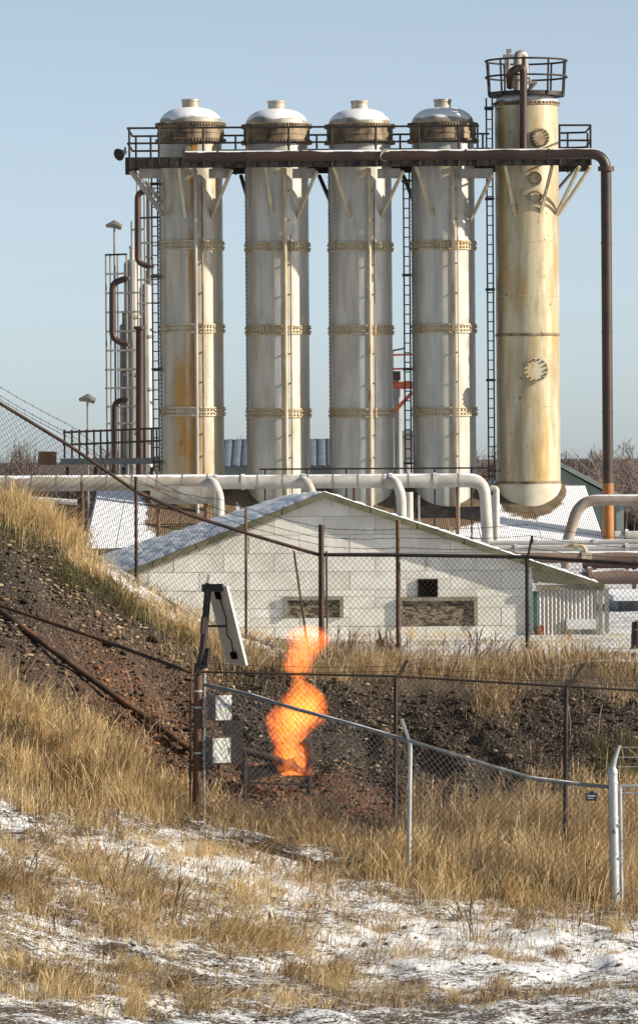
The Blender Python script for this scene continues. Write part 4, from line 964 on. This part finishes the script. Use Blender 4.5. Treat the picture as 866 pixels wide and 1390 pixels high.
hd = Vector((math.cos(al), math.sin(al), 0)); ld = (hd * math.sin(th) - Vector((0, 0, math.cos(th)))).normalized(); wd = Vector((math.sin(al), -math.cos(al), 0)); nr = wd.cross(ld).normalized()
if nr.dot(hd) < 0: nr = -nr
PL, PW = 1.04, .46
ctr = P(309, 849, DSP + .12)
pn = MB().box(ctr, (PW, PL, .012), axes=(wd, ld, nr)).build('solar_panel', MT_PANELB, sp_)
MB().box(ctr + nr * .012, (PW - .02, PL - .02, .008), axes=(wd, ld, nr)).build('solar_glass', MT_GLASS, pn)
f_ = MB()
for s in (-1, 1):
    f_.box(ctr + wd * (s * (PW / 2 + .012)), (.018, PL + .040, .032), axes=(wd, ld, nr)); f_.box(ctr + ld * (s * (PL / 2 + .012)), (PW, .018, .030), axes=(wd, ld, nr))
f_.build('frame', MT_ALU, pn)
m = MB(); m.box(ctr - ld * (PL / 2 - .1) - nr * .03 + wd * .0, (.09, .10, .04), axes=(wd, ld, nr)); m.box(ctr + ld * (PL / 2 - .12) - nr * .03 + wd * .02, (.10, .09, .04), axes=(wd, ld, nr)); m.build('junction_box', MT_DARK, pn)
m = MB(); m.path([ctr - ld * .4 - nr * .02, ctr - ld * .1 - nr * .02 + wd * .04, ctr + ld * .12 - nr * .03 - wd * .03, ctr + ld * .2 - nr * .02 + wd * .03, ctr + ld * .4 - nr * .02], .007, 5); m.build('cable', MT_DARK, pn)
MB().bar(tp + Vector((-.08, 0, -.06)), ctr - ld * (PL / 2) + wd * .12, .07, .10).build('bracket', MT_BLACK, sp_)
MB().bar(P(276, 850, DSP), ctr + ld * .0 - nr * .03, .03).build('bracket', MT_BLACK, sp_)
def ibox(px0, px1, y0, y1, label, bolt):
    a = P(px0, y0, DSP - .05); b2 = P(px1, y1, DSP - .05); h = a.z - b2.z; w = b2.x - a.x
    r = root('instrument_box', label, 'box', ((a.x + b2.x) / 2, DSP - .05, b2.z)); yaw = R(24)
    ax = Vector((math.cos(yaw), math.sin(yaw), 0)); ay = Vector((-math.sin(yaw), math.cos(yaw), 0)); az = Vector((0, 0, 1)); c = (a + b2) / 2
    MB().box(c + ay * .13, (w, .26, h), axes=(ax, ay, az)).build('body', MT_BOXG, r)
    d = MB().box(c - ay * .012, (w * .97, .022, h * .96), axes=(ax, ay, az)).build('door', MT_BOXW, r)
    MB().box(c - ay * .002 + az * (h / 2 + .012), (w * 1.05, .06, .02), axes=(ax, ay, az)).build('drip_lid', MT_POSTR, r)
    for hz_ in (-.32, .32): MB().box(c - ay * .02 - ax * (w * .485) + az * (h * hz_), (.02, .035, .045), axes=(ax, ay, az)).build('hinge', MT_GREYST, d)
    MB().tube(c + ay * .1 - az * (h / 2 + .0), c + ay * .1 - az * (h / 2 + .09), .018, 7).build('cable_gland', MT_BLACK, r)
    MB().box(c - ay * .03 + ax * (w * .42), (.015, .015, .06), axes=(ax, ay, az)).build('latch', MT_GREYST, d)
    if bolt: MB().box(c - ay * .026 + az * (h * .12), (w * .8, .004, .035), axes=(ax, ay, az)).build('label_strip', mk('blue_label', (.25, .36, .50), (.35, .45, .56), 9, rough=.5), d)
    MB().bar(c + ay * .1 - ax * (w / 2), P(271, (y0 + y1) / 2, DSP), .04).build('mount', MT_GREYST, r)
ibox(291, 315, 943, 978, 'upper white instrument box with pale blue strip on the solar post', True)
ibox(287, 314, 1001, 1036, 'lower plain white instrument box on the solar post', False)
bb = MB(); c = P(317, 1008, DSP + .35); bb.box(c, (.25, .03, .58), rz=R(15)); bb.bar(c + Vector((-.1, 0, .2)), P(271, 990, DSP), .03); tag(bb.build('mounting_board', MT_SOOT, None), 'black mounting board behind the instrument boxes on the solar post', 'board')
# pipe down the bank
q = [Gp(-30, 818), Gp(0, 838), Gp(60, 884), Gp(130, 936), Gp(200, 986), Gp(262, 1030)]
tag(MB().path([p + Vector((0, -.05, .11)) for p in q], .044, 10).build('pipe', MT_POST, None, True), 'dark steel pipe lying down the gravel bank to the solar post', 'pipe')

# ------------------------------------------------------------------ flare
DF = 64.3
fl = root('flare_burner', 'sooty iron flare burner frame with two legs beneath the flame', 'burner', seg(375, DF))
def fpt(px, py, D=DF): return P(px, py, D)
for px, py, D in ((331, 1018, DF - .2), (419, 1012, DF + .1)):
    b0 = seg(px, D); MB().path([b0 - Vector((0, 0, .2)), P(px + 1, py, D)], .038, 8).build('leg', MT_SOOT, fl, True)
MB().path([fpt(322, 1016, DF - .2), fpt(372, 1030, DF - .1), fpt(418, 1050)], .055, 10).build('burner_pipe', MT_SOOT, fl, True)
MB().bar(fpt(334, 1052, DF - .1), fpt(402, 1036), .06, .16).build('wind_shield', MT_SOOT, fl)
MB().path([fpt(419, 1052), fpt(420, 1028), fpt(418, 1012), fpt(412, 1004)], [.05, .06, .07, .10], 10).build('burner_head', MT_SOOT, fl, True)
MB().bar(fpt(330, 1062, DF - .2), fpt(419, 1066), .03).build('cross_bar', MT_SOOT, fl)
FO = [(1052, 384, 421), (1042, 379, 421), (1028, 375, 419), (1010, 374, 413), (998, 371, 414), (985, 369, 424), (972, 372, 438), (960, 382, 441), (950, 388, 440), (940, 394, 433), (930, 396, 424), (921, 398, 415), (912, 392, 423), (900, 388, 426), (888, 390, 432), (876, 396, 445), (866, 395, 447), (858, 398, 440), (850, 408, 432)]
fb = P(405, 1050, DF); mf_ = M(DF)
prof = []
for (py, x0, x1) in FO: prof.append((P(405, py, DF).z - fb.z, ((x0 + x1) / 2 - 405) * mf_, (x1 - x0) / 2 * mf_))
H = prof[-1][0] + .02
def flame_mat():
    t = NT('fire_gas'); t.n.remove(t.b)
    co = t.new('ShaderNodeTexCoord').outputs['Object']; sx = t.new('ShaderNodeSeparateXYZ'); t.l.new(co, sx.inputs[0])
    zn = t.math('DIVIDE', sx.outputs[2], H, clamp=True)
    def fc(vals, lo, hi):
        n = t.new('ShaderNodeFloatCurve'); cv = n.mapping.curves[0]
        while len(cv.points) > 2: cv.points.remove(cv.points[-1])
        pts = [(max(0, z_) / H, (v_ - lo) / (hi - lo)) for z_, v_ in vals]
        cv.points[0].location = pts[0]; cv.points[1].location = (1, pts[-1][1])
        for p in pts[1:-1]: cv.points.new(*p)
        n.mapping.update(); t.l.new(zn, n.inputs['Value']); return t.math('MULTIPLY_ADD', n.outputs[0], hi - lo, lo)
    cxn = fc([(a, b2) for a, b2, c in prof], -.5, .5); hw = t.math('MULTIPLY', fc([(a, c) for a, b2, c in prof], 0, .6), 1.08)
    mp = t.new('ShaderNodeMapping'); t.l.new(co, mp.inputs[0]); mp.inputs['Scale'].default_value = (1, 1, .55)
    wv = t.new('ShaderNodeTexNoise'); t.l.new(mp.outputs[0], wv.inputs['Vector']); wv.inputs['Scale'].default_value = 7; wv.inputs['Detail'].default_value = 3; wv.inputs['Distortion'].default_value = 1.2
    fine = t.noise(mp.outputs[0], 27, 4, .7, 1.6); fine2 = t.noise(mp.outputs[0], 13, 4, .6, 1.2)
    dx = t.math('DIVIDE', t.math('SUBTRACT', sx.outputs[0], cxn), hw); dy = t.math('DIVIDE', sx.outputs[1], hw)
    d = t.math('SQRT', t.math('ADD', t.math('MULTIPLY', dx, dx), t.math('MULTIPLY', dy, dy)))
    d = t.math('ADD', d, t.math('MULTIPLY', t.math('SUBTRACT', wv.outputs[0], .5), 1.9)); d = t.math('ADD', d, t.math('MULTIPLY', t.math('SUBTRACT', fine2, .5), 1.7)); d = t.math('ADD', d, t.math('MULTIPLY', t.math('SUBTRACT', fine, .5), .9))
    den = t.ss(d, 1.13, 1.03)
    fil = t.math('MULTIPLY', t.ss(fine, .44, .62, .12, 1.0), t.ss(fine2, .36, .62, .35, 2.2))
    top = t.ss(zn, 1.0, .25, .45, 1.0)
    st = t.math('MULTIPLY', t.math('MULTIPLY', den, t.math('ADD', fil, .10)), t.math('MULTIPLY', top, FLAME))
    col = t.mix(t.ss(d, .15, .9), (1.0, .31, .048), (1.0, .19, .024))
    em = t.new('ShaderNodeEmission'); t.l.new(col, em.inputs[0]); t.l.new(st, em.inputs[1]); t.l.new(em.outputs[0], t.out.inputs['Volume'])
    return t.m
FLAME = 4.7
zs = np.linspace(-.02, H, 70); vs = []; N = 36
pz = [a for a, b2, c in prof]; pc = [b2 for a, b2, c in prof]; ph = [c for a, b2, c in prof]
for zi in zs:
    cc = np.interp(zi, pz, pc); hh = np.interp(zi, pz, ph)
    if zi >= H - 1e-6: hh *= .3
    for k in range(N):
        a = 2 * math.pi * k / N; n_ = float(fbm(np.array(math.cos(a) * .3 + zi * 1.3), np.array(math.sin(a) * .3 + zi * .6), 4.2, 91, 3))
        r_ = hh * (1.32 + .6 * n_); vs.append((cc + r_ * math.cos(a), r_ * math.sin(a), zi))
fs = [(i * N + k, i * N + (k + 1) % N, (i + 1) * N + (k + 1) % N, (i + 1) * N + k) for i in range(69) for k in range(N)] + [tuple(range(N - 1, -1, -1)), tuple(69 * N + k for k in range(N))]
fm = MB().add(vs, fs).build('flame', flame_mat(), None, True); fm.location = fb
tag(fm, 'tall orange gas flame billowing up from the flare burner', 'flame')

# ------------------------------------------------------------------ rocks and pebbles
def rock_mesh(seed, sub=2):
    import bmesh
    bm = bmesh.new(); bmesh.ops.create_icosphere(bm, subdivisions=sub, radius=.5); r = random.Random(seed)
    pl = [(Vector((r.uniform(-1, 1), r.uniform(-1, 1), r.uniform(-1, 1))).normalized(), r.uniform(.28, .42)) for _ in range(9)]
    sq = (r.uniform(.85, 1.2), r.uniform(.7, 1.0), r.uniform(.5, .75))
    for v in bm.verts:
        for n, d in pl:
            k = v.co.dot(n)
            if k > d: v.co -= n * (k - d) * .9
        v.co.x *= sq[0]; v.co.y *= sq[1]; v.co.z *= sq[2]
    me = bpy.data.meshes.new('rock'); bm.to_mesh(me); bm.free(); return me
MT_ROCK = mk('pale_stone', (.27, .22, .155), (.17, .13, .09), 5, rough=.9, bump=.5)
MT_ROCKD = mk('brown_stone', (.13, .092, .062), (.085, .058, .040), 5, rough=.9, bump=.5)
MT_ROCKG = mk('grey_stone_frosted', (.30, .28, .25), (.22, .20, .18), 5, rough=.9, bump=.4, snow=.80)
RM = []
for k in range(5):
    for mt in (MT_ROCK, MT_ROCKD, MT_ROCKG):
        me = rock_mesh(50 + k); me.materials.append(mt); RM.append(me)
def rock(p, s, kind, label, group=None):
    k = random.randrange(5); o = bpy.data.objects.new('rock', RM[k * 3 + kind]); COL.objects.link(o)
    o.location = (p.x, p.y, p.z + s * .12); o.scale = (s * .66, s * .66, s * (.60 if px > 700 else .66)); o.rotation_euler = (random.uniform(-.3, .3), random.uniform(-.3, .3), random.uniform(0, 6))
    tag(o, label, 'rock', group)
rock(Gp(690, 1031), .24, 0, 'pale boulder half buried at the foot of the bank, the larger of two')
rock(Gp(671, 1022), .15, 0, 'smaller tan boulder just left of the pale boulder on the bank')
rock(Gp(627, 984), .11, 0, 'round pale stone alone on the dark bank right of the silver post')
rock(Gp(149, 1262), .17, 2, 'grey frosted stone in the snowy rubble at lower left')
rock(Gp(820, 905 + 62), .13, 0, 'pale stone high on the bank near the right edge')
for k in range(46):
    px = random.uniform(10, 640); py = random.uniform(790, 1060)
    p = Gp(px, py)
    if float(bankw(np.array([p.x]), np.array([p.y]))[0]) < .6 or (p.x < -1.6 and p.y > 69.2): continue
    rock(p, random.uniform(.08, .12), random.choice((0, 1, 1)), 'fist-sized stone among the loose gravel of the bank', 'stones on the gravel bank')
for k in range(16):
    p = Gp(random.uniform(60, 330), random.uniform(1235, 1300)); rock(p, random.uniform(.10, .15), 2, 'frosted grey stone in the snowy foreground rubble', 'stones in the foreground rubble')
base = rock_mesh(90, 1); bv = np.array([v.co[:] for v in base.vertices]); bfc = np.array([p.vertices[:] for p in base.polygons])
def pebble_mat(name, c):
    t = NT(name); a = t.new('ShaderNodeAttribute'); a.attribute_name = 'tint'
    r = t.new('ShaderNodeValToRGB'); t.l.new(a.outputs['Fac'], r.inputs[0]); e = r.color_ramp.elements
    e[0].position = 0; e[0].color = (*c[0], 1); e[1].position = 1; e[1].color = (*c[-1], 1)
    for i, q in enumerate(c[1:-1]): n = e.new((i + 1) / (len(c) - 1)); n.color = (*q, 1)
    return t.done(r.outputs[0], .9)
def pebbles(name, X, Y, Sz, tint, mat):
    n = len(X); Z = gz(X, Y); ang = rng.uniform(0, 6.28, n); c, s = np.cos(ang), np.sin(ang)
    nonu = rng.uniform(.6, 1.4, (n, 3)) * np.array([1.1, 1, .62]); B = bv[None] * rng.uniform(.62, 1.38, (n, len(bv), 1)) * nonu[:, None, :] * Sz[:, None, None]
    VX = B[:, :, 0] * c[:, None] - B[:, :, 1] * s[:, None] + X[:, None]; VY = B[:, :, 0] * s[:, None] + B[:, :, 1] * c[:, None] + Y[:, None]; VZ = B[:, :, 2] + Z[:, None] + Sz[:, None] * .15
    VV = np.stack([VX, VY, VZ], -1).reshape(-1, 3); FF = (bfc[None] + (np.arange(n) * len(bv))[:, None, None]).reshape(-1)
    return arr_mesh(name, VV, FF, np.arange(n * len(bfc)) * 3, None, mat, {'tint': np.repeat(tint, len(bv))})
n = 34000; X = rng.uniform(-4.9, 4.9, n); Y = rng.uniform(62.2, 70.2, n); w = bankw(X, Y) * np.clip(.62 + 1.5 * fbm(X, Y, .9, 301, 3), .12, 1.1); den = .35 + .65 * np.clip(1 - (X + 1.0) / 5, .2, 1)
k = rng.random(n) < w * den; X, Y = X[k], Y[k]
Sz = np.exp(rng.normal(math.log(.031), .66, len(X))).clip(.011, .11)
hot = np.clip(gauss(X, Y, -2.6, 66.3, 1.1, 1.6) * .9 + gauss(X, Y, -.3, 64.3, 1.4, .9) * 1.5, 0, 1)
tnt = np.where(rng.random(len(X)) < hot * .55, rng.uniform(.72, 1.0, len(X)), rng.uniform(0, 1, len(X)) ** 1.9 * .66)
cr = np.exp(-((Y - np.interp(X, [-5, -4.3, -3, -1.65, 0], [69.3, 68.9, 68.3, 67.6, 67])) / .55) ** 2) * (X < -1.2)
pk_ = rng.random(len(X)) < cr * .62; tnt = np.where(pk_, rng.uniform(.46, .66, len(X)), tnt); Sz = np.where(pk_, (Sz * 1.35).clip(.025, .10), Sz)
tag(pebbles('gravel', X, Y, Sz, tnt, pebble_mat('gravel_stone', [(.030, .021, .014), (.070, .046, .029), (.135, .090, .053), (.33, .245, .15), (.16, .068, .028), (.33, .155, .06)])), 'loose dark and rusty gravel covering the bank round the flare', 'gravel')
n = 2600; X = rng.uniform(-4.9, 4.9, n); Y = rng.uniform(62.4, 69.6, n); k = rng.random(n) < bankw(X, Y) * np.clip(.5 + 2.2 * fbm(X, Y, .8, 401, 3), 0, 1); X, Y = X[k], Y[k]
tag(pebbles('clods', X, Y, np.exp(rng.normal(math.log(.085), .35, len(X))).clip(.05, .17), rng.random(len(X)), pebble_mat('soil_clod', [(.022, .015, .010), (.040, .026, .017), (.065, .043, .027)])), 'dark soil clods half buried in the gravel bank', 'soil')
n = 5000; X = rng.uniform(-4.9, 4.9, n); Y = rng.uniform(50, 61.5, n); k = rng.random(n) < np.clip(.25 + .8 * gauss(X, Y, -2.6, 56.5, 2.0, 3.0), 0, 1); X, Y = X[k], Y[k]
tag(pebbles('rubble', X, Y, np.exp(rng.normal(math.log(.035), .5, len(X))).clip(.012, .1), rng.random(len(X)), pebble_mat('rubble_stone', [(.05, .04, .03), (.12, .10, .08), (.24, .22, .19)])), 'scattered grey rubble among snow in the foreground', 'rubble')

# ------------------------------------------------------------------ dry grass
def grass_mat(name, ramp, trans=.48):
    t = NT(name); a = t.new('ShaderNodeAttribute'); a.attribute_name = 'tint'
    r = t.new('ShaderNodeValToRGB'); t.l.new(a.outputs['Fac'], r.inputs[0]); e = r.color_ramp.elements
    e[0].color = (*ramp[0], 1); e[1].color = (*ramp[-1], 1)
    for i, q in enumerate(ramp[1:-1]): n = e.new((i + 1) / (len(ramp) - 1)); n.color = (*q, 1)
    t.done(r.outputs[0], .65); tr = t.new('ShaderNodeBsdfTranslucent'); t.l.new(r.outputs[0], tr.inputs[0])
    mx = t.new('ShaderNodeMixShader'); mx.inputs[0].default_value = trans; t.l.new(t.b.outputs[0], mx.inputs[1]); t.l.new(tr.outputs[0], mx.inputs[2]); t.l.new(mx.outputs[0], t.out.inputs[0])
    return t.m
def blades(name, X, Y, Hh, Wd, tint, lean, leandir, mat, label, seedhead=.3):
    n = len(X); Z = gz(X, Y) - .02; a = rng.uniform(-.9, .9, n); wx, wy = np.cos(a), np.sin(a)
    lx, ly = np.cos(leandir) * lean * Hh, np.sin(leandir) * lean * Hh
    hd = rng.random(n) < seedhead
    ts = [0, .45, .80, 1.0]; ws = [np.ones(n), np.ones(n) * .8, np.where(hd, 2.0, .55), None]
    vs = []
    for t, wv in zip(ts, ws):
        bx, by = X + lx * t ** 2, Y + ly * t ** 2; bz = Z + Hh * t * (1 - .35 * (lean * t) ** 2)
        if wv is None: vs.append(np.stack([bx, by, bz], -1)); continue
        hw = Wd * wv * .5; vs.append(np.stack([bx - wx * hw, by - wy * hw, bz], -1)); vs.append(np.stack([bx + wx * hw, by + wy * hw, bz], -1))
    VV = np.stack(vs, 1).reshape(-1, 3)
    pat = np.array([0, 1, 3, 2, 2, 3, 5, 4, 4, 5, 6]); ofs = (np.arange(n) * 7)[:, None]
    loops = (pat[None] + ofs).ravel(); st = (np.arange(n) * 11)[:, None] + np.array([0, 4, 8])[None]
    o = arr_mesh(name, VV, loops, st.ravel(), None, mat, {'tint': np.repeat(tint, 7)})
    return tag(o, label, 'grass')
STRAW = grass_mat('dry_straw', [(.22, .135, .058), (.50, .345, .150), (.71, .53, .275), (.80, .66, .40)])
BROWN = grass_mat('brown_grass', [(.13, .078, .036), (.30, .195, .092), (.50, .355, .185), (.66, .52, .30)])
GREEN = grass_mat('greenish_grass', [(.05, .055, .015), (.10, .095, .03), (.20, .17, .06)])
def scatter(spec, flat=.34):
    """spec rows: px, py, rx, ry, count, hmin, hmax; tufts clump inside each patch"""
    Xs, Ys, Hs, Ls, Ld, Ts = [], [], [], [], [], []
    for (px, py, rx, ry, cnt, h0, h1) in spec:
        c = Gp(px, py); nt = max(1, cnt // 34); u = rng.normal(0, .55, (nt, 2))
        tx = c.x + u[:, 0] * rx; ty = c.y + u[:, 1] * ry; wt = rng.exponential(1, nt) ** 1.4; tk = rng.choice(nt, cnt, p=wt / wt.sum()); sp = rng.uniform(.04, .34, nt)
        x = tx[tk] + rng.normal(0, 1, cnt) * sp[tk]; y = ty[tk] + rng.normal(0, 1, cnt) * sp[tk]
        th = h0 * .6 + (h1 - h0 * .6) * rng.beta(1.3, 1.6, nt) * 1.08
        Xs.append(x); Ys.append(y); Hs.append(th[tk] * rng.uniform(.45, 1.1, cnt)); ld = rng.normal(.4, 1.3, nt)
        Ls.append(np.abs(rng.normal(flat, .30, cnt)).clip(0, 1.0)); Ld.append(ld[tk] + rng.normal(0, .9, cnt)); Ts.append((rng.uniform(.15, .85, nt)[tk] + rng.normal(0, .27, cnt)).clip(0, 1))
    return [np.concatenate(q) for q in (Xs, Ys, Hs, Ls, Ld, Ts)]
def patch(name, spec, mat, label, wd=.0054, sh=.3, flat=.40):
    X, Y, Hh, Le, Ld, T = scatter(spec, flat); blades(name, X, Y, Hh, rng.uniform(.7, 1.3, len(X)) * wd, T, Le, Ld, mat, label, sh)
crest = [(-10, 700), (20, 708), (50, 722), (80, 740), (105, 760), (130, 782), (160, 805), (190, 828), (220, 848), (250, 862), (285, 874), (320, 884)]
patch('dry_grass', [(x, y, .36, .42, 1000 if x < 100 else 380, .16, .60 if x < 110 else .38) for x, y in [(q, w - 8) for q, w in crest]], STRAW, 'tall dry straw grass along the top of the gravel bank at left')
patch('green_grass', [(5, 722, .25, .3, 700, .15, .3), (85, 775, .3, .25, 900, .14, .28), (120, 790, .3, .25, 800, .14, .26), (185, 838, .3, .25, 800, .12, .26), (265, 872, .3, .25, 500, .12, .24), (850, 1035, .5, .5, 900, .15, .35), (440, 1100, .3, .3, 300, .1, .22)], GREEN, 'low greenish grass tufts along the bank edge', .007, 0)
pl = [(px, py, .7, .9, random.choice((150, 300, 480)), .12, .40) for px in range(330, 900, 55) for py in (895, 905, 916)]
patch('dry_grass', pl + [(660, 955, .25, .3, 420, .15, .32), (690, 972, .22, .25, 380, .15, .30)], BROWN, 'brown dry grass on the level ground before the gable building')
patch('dry_grass', [(px, py, .9, 1.6, 110, .10, .28) for px in range(210, 900, 60) for py in (866, 876)], STRAW, 'sparse straw grass in snow at the foot of the block wall')
left = []
for px in range(-30, 262, 32):
    b0_ = np.interp(px, [-30, 0, 60, 110, 160, 210, 262], [945, 955, 975, 995, 1030, 1070, 1100])
    for k, dy_ in enumerate((0, 38, 78, 118)):
        if b0_ + dy_ < 1135: left.append((px, b0_ + dy_, .42, .5, (random.choice((120, 260, 380)), random.choice((180, 300, 480)), random.choice((150, 300, 440)), random.choice((90, 200, 330)))[k], .14, (.42, .55, .5, .4)[k]))
left += [(105, 1045, .22, .3, 900, .55, 1.05), (150, 1085, .28, .3, 1000, .5, .95), (70, 1000, .2, .2, 350, .4, .75), (185, 1095, .25, .25, 600, .35, .7), (40, 1050, .3, .4, 500, .35, .6), (235, 1100, .2, .2, 350, .25, .5)]
patch('dry_grass', left, STRAW, 'tall straw grass covering the left slope below the pipe')
low = [(px, py, .55, .6, 110, .10, .34) for px in range(-20, 460, 55) for py in (1125, 1160, 1195, 1230, 1265) if py > 1100 + (px - 200) * .25]
low += [(330, 1270, .4, .5, 900, .2, .45), (380, 1285, .4, .5, 700, .2, .4), (40, 1215, .4, .4, 800, .2, .45), (230, 1225, .4, .4, 700, .2, .42), (120, 1180, .5, .4, 700, .2, .4), (180, 1275, .5, .5, 500, .2, .4)]
lowg = [(px + random.uniform(-30, 30), py + random.uniform(-15, 15), .5, .5, random.choice((20, 60, 110, 260, 420)), .08, .40) for px in range(-20, 470, 38) for py in range(1120, 1390, 34) if py > 1110 + (px - 200) * .25]
patch('dry_grass', lowg, STRAW, 'golden straw wisps over the snowy slope at lower left', flat=.75, wd=.0055)
patch('dry_grass', low, BROWN, 'flattened brown grass poking through snow at lower left', flat=.85)
rgt = [(px, py, .5, .6, random.choice((90, 240, 420)), .26, .72) for px in range(565, 900, 42) for py in (1135, 1160, 1188, 1212)]
rgt += [(590, 1185, .25, .3, 700, .4, .85), (650, 1150, .3, .4, 700, .45, .9), (790, 1150, .3, .4, 1000, .5, 1.0), (820, 1165, .3, .5, 900, .5, 1.0), (740, 1190, .35, .4, 700, .35, .8), (865, 1130, .3, .5, 1100, .6, 1.0), (860, 1200, .3, .4, 900, .4, .7), (690, 1130, .3, .3, 450, .4, .7), (530, 1180, .3, .3, 700, .3, .6), (480, 1160, .3, .3, 500, .25, .5)]
patch('dry_grass', rgt, STRAW, 'tall straw grass along the front fence at right')
mid = [(px, 1118 + (px - 300) * .12, .4, .35, random.choice((60, 150, 320)), .10, .40) for px in range(275, 560, 38)] + [(740, 1062, .4, .25, 260, .12, .28), (800, 1066, .4, .25, 300, .12, .30), (850, 1070, .4, .25, 300, .15, .32), (250, 1095, .3, .3, 800, .25, .55), (425, 1140, .25, .25, 600, .3, .6), (340, 1120, .25, .25, 500, .25, .45)]
patch('dry_grass', mid, STRAW, 'thin straw tufts on the floor of the flare pit')
fr_ = [(px, py, .6, .7, 240, .10, .30) for px in range(440, 900, 60) for py in (1215, 1240, 1265, 1300, 1350)] + [(700, 1225, .5, .3, 700, .15, .35), (850, 1235, .3, .3, 500, .15, .35), (430, 1330, .6, .6, 900, .15, .4), (100, 1340, .8, .6, 1400, .15, .4), (250, 1350, .6, .6, 900, .15, .4), (600, 1360, .6, .6, 600, .1, .3)]
patch('dry_grass', fr_, BROWN, 'short dead grass in the snow at the lower right', flat=.7)

WEED = grass_mat('dark_weed', [(.13, .085, .05), (.22, .145, .085), (.32, .22, .13)], .2)
patch('dead_weeds', [(px + random.uniform(-15, 15), py + random.uniform(-10, 10), .8, .7, 16, .25, .75) for px in range(0, 880, 60) for py in (1010, 1080, 1140, 1200, 1270) if not (240 < px < 700 and py < 1100)] + [(px, 905, .7, .8, 60, .2, .6) for px in range(330, 880, 60)], WEED, 'thin dark dead weed stalks among the straw', .009, .9)

# ------------------------------------------------------------------ bare trees far behind
def bare_tree(seed, h):
    r = random.Random(seed); tr, tw = MB(), MB()
    def grow(p, d, L_, rad, lev):
        n = 3; pts = [p]; q = p.copy(); dd = d.copy()
        for k in range(n):
            dd = (dd + Vector((r.uniform(-.18, .18), r.uniform(-.18, .18), r.uniform(-.05, .15)))).normalized(); q = q + dd * (L_ / n); pts.append(q.copy())
        rs = [rad * (1 - .6 * k / n) for k in range(n + 1)]
        (tr if lev < 2 else tw).path(pts, rs, 5 if lev < 2 else 3, False)
        if lev >= 4: return
        for k in range([7, 6, 5, 4][lev]):
            t = r.uniform(.3 if lev == 0 else .15, 1.0); i = min(n - 1, int(t * n)); b = pts[i].lerp(pts[i + 1], t * n - i)
            a = r.uniform(0, 6.28); tilt = r.uniform(.35, .85); s = dd.cross(Vector((math.cos(a), math.sin(a), .2))).normalized()
            grow(b, (d * math.cos(tilt) + s * math.sin(tilt) + Vector((0, 0, .18))).normalized(), L_ * r.uniform(.42, .66), max(.016, rad * .42), lev + 1)
    grow(Vector((0, 0, -.2)), Vector((0, 0, 1)), h * .62, h * .016, 0)
    return tr, tw
protos = []
for s in range(4):
    t_ = root('bare_tree', 'x', 'tree', (0, 0, 0), 'bare trees on the skyline'); a, b2 = bare_tree(200 + s, 7.0)
    a.build('trunk', MT_BARK, t_, fix=False); b2.build('crown', MT_TWIG, t_, fix=False); protos.append(t_)
spots = []
for px in range(795, 905, 9): spots.append((px + random.uniform(-4, 4), random.uniform(235, 262), random.uniform(.68, .95) * (1 if px > 815 else .75)))
for px in range(826, 910, 11): spots.append((px + random.uniform(-4, 4), random.uniform(270, 300), random.uniform(1.0, 1.3)))
for px in range(762, 800, 8): spots.append((px, random.uniform(255, 280), random.uniform(.72, .85)))
spots += [(650, 240, 1.05), (660, 245, .9), (643, 250, .8), (690, 260, .7), (655, 260, 1.0)]
used = [0] * 4
for i, (px, D, s) in enumerate(spots):
    k = i % 4; o = protos[k] if not used[k] else dup(protos[k]); used[k] = 1
    x = (px - CX) / F * D; o.location = (x, D, -1.4); o.scale = (s * .66, s * .66, s * (.60 if px > 700 else .66)); o.rotation_euler = (0, 0, random.uniform(0, 6.28))
    if 640 <= px <= 700: o['label'] = 'bare grey tree showing in the gap between the laddered tower and the yellowed column'
    else: o['label'] = 'bare brown leafless tree in the wood behind the pipes at right'
    o['group'] = 'bare trees in the tower gap' if 640 <= px <= 700 else 'bare trees behind the pipe rack'
def brush(name, x0, x1, D, h, n, label):
    m = MB(); r = random.Random(n)
    for k in range(n):
        x = r.uniform(x0, x1); y = D + r.uniform(-6, 6); hh = h * r.uniform(.5, 1.0) * (.8 + .25 * math.sin(x * .9) + .15 * math.sin(x * 2.3)); p = Vector((x, y, -1.5)); q = p + Vector((r.uniform(-.4, .4), r.uniform(-.4, .4), hh))
        m.path([p, p.lerp(q, .5) + Vector((r.uniform(-.2, .2), 0, 0)), q], [.04, .03, .012], 3, False)
        for j in range(5):
            b = p.lerp(q, r.uniform(.3, .95)); m.path([b, b + Vector((r.uniform(-.7, .7), r.uniform(-.5, .5), r.uniform(.2, .9)))], [.02, .008], 3, False)
    tag(m.build(name, MT_TWIG, None, kind='stuff', fix=False), label, 'wood')
brush('far_wood', -26, -4, 300, 5.0, 3200, 'low brown leafless thicket on the horizon behind the left fence')
brush('far_wood', 8, 32, 290, 4.6, 3600, 'dense brown leafless thicket behind the trees at right')
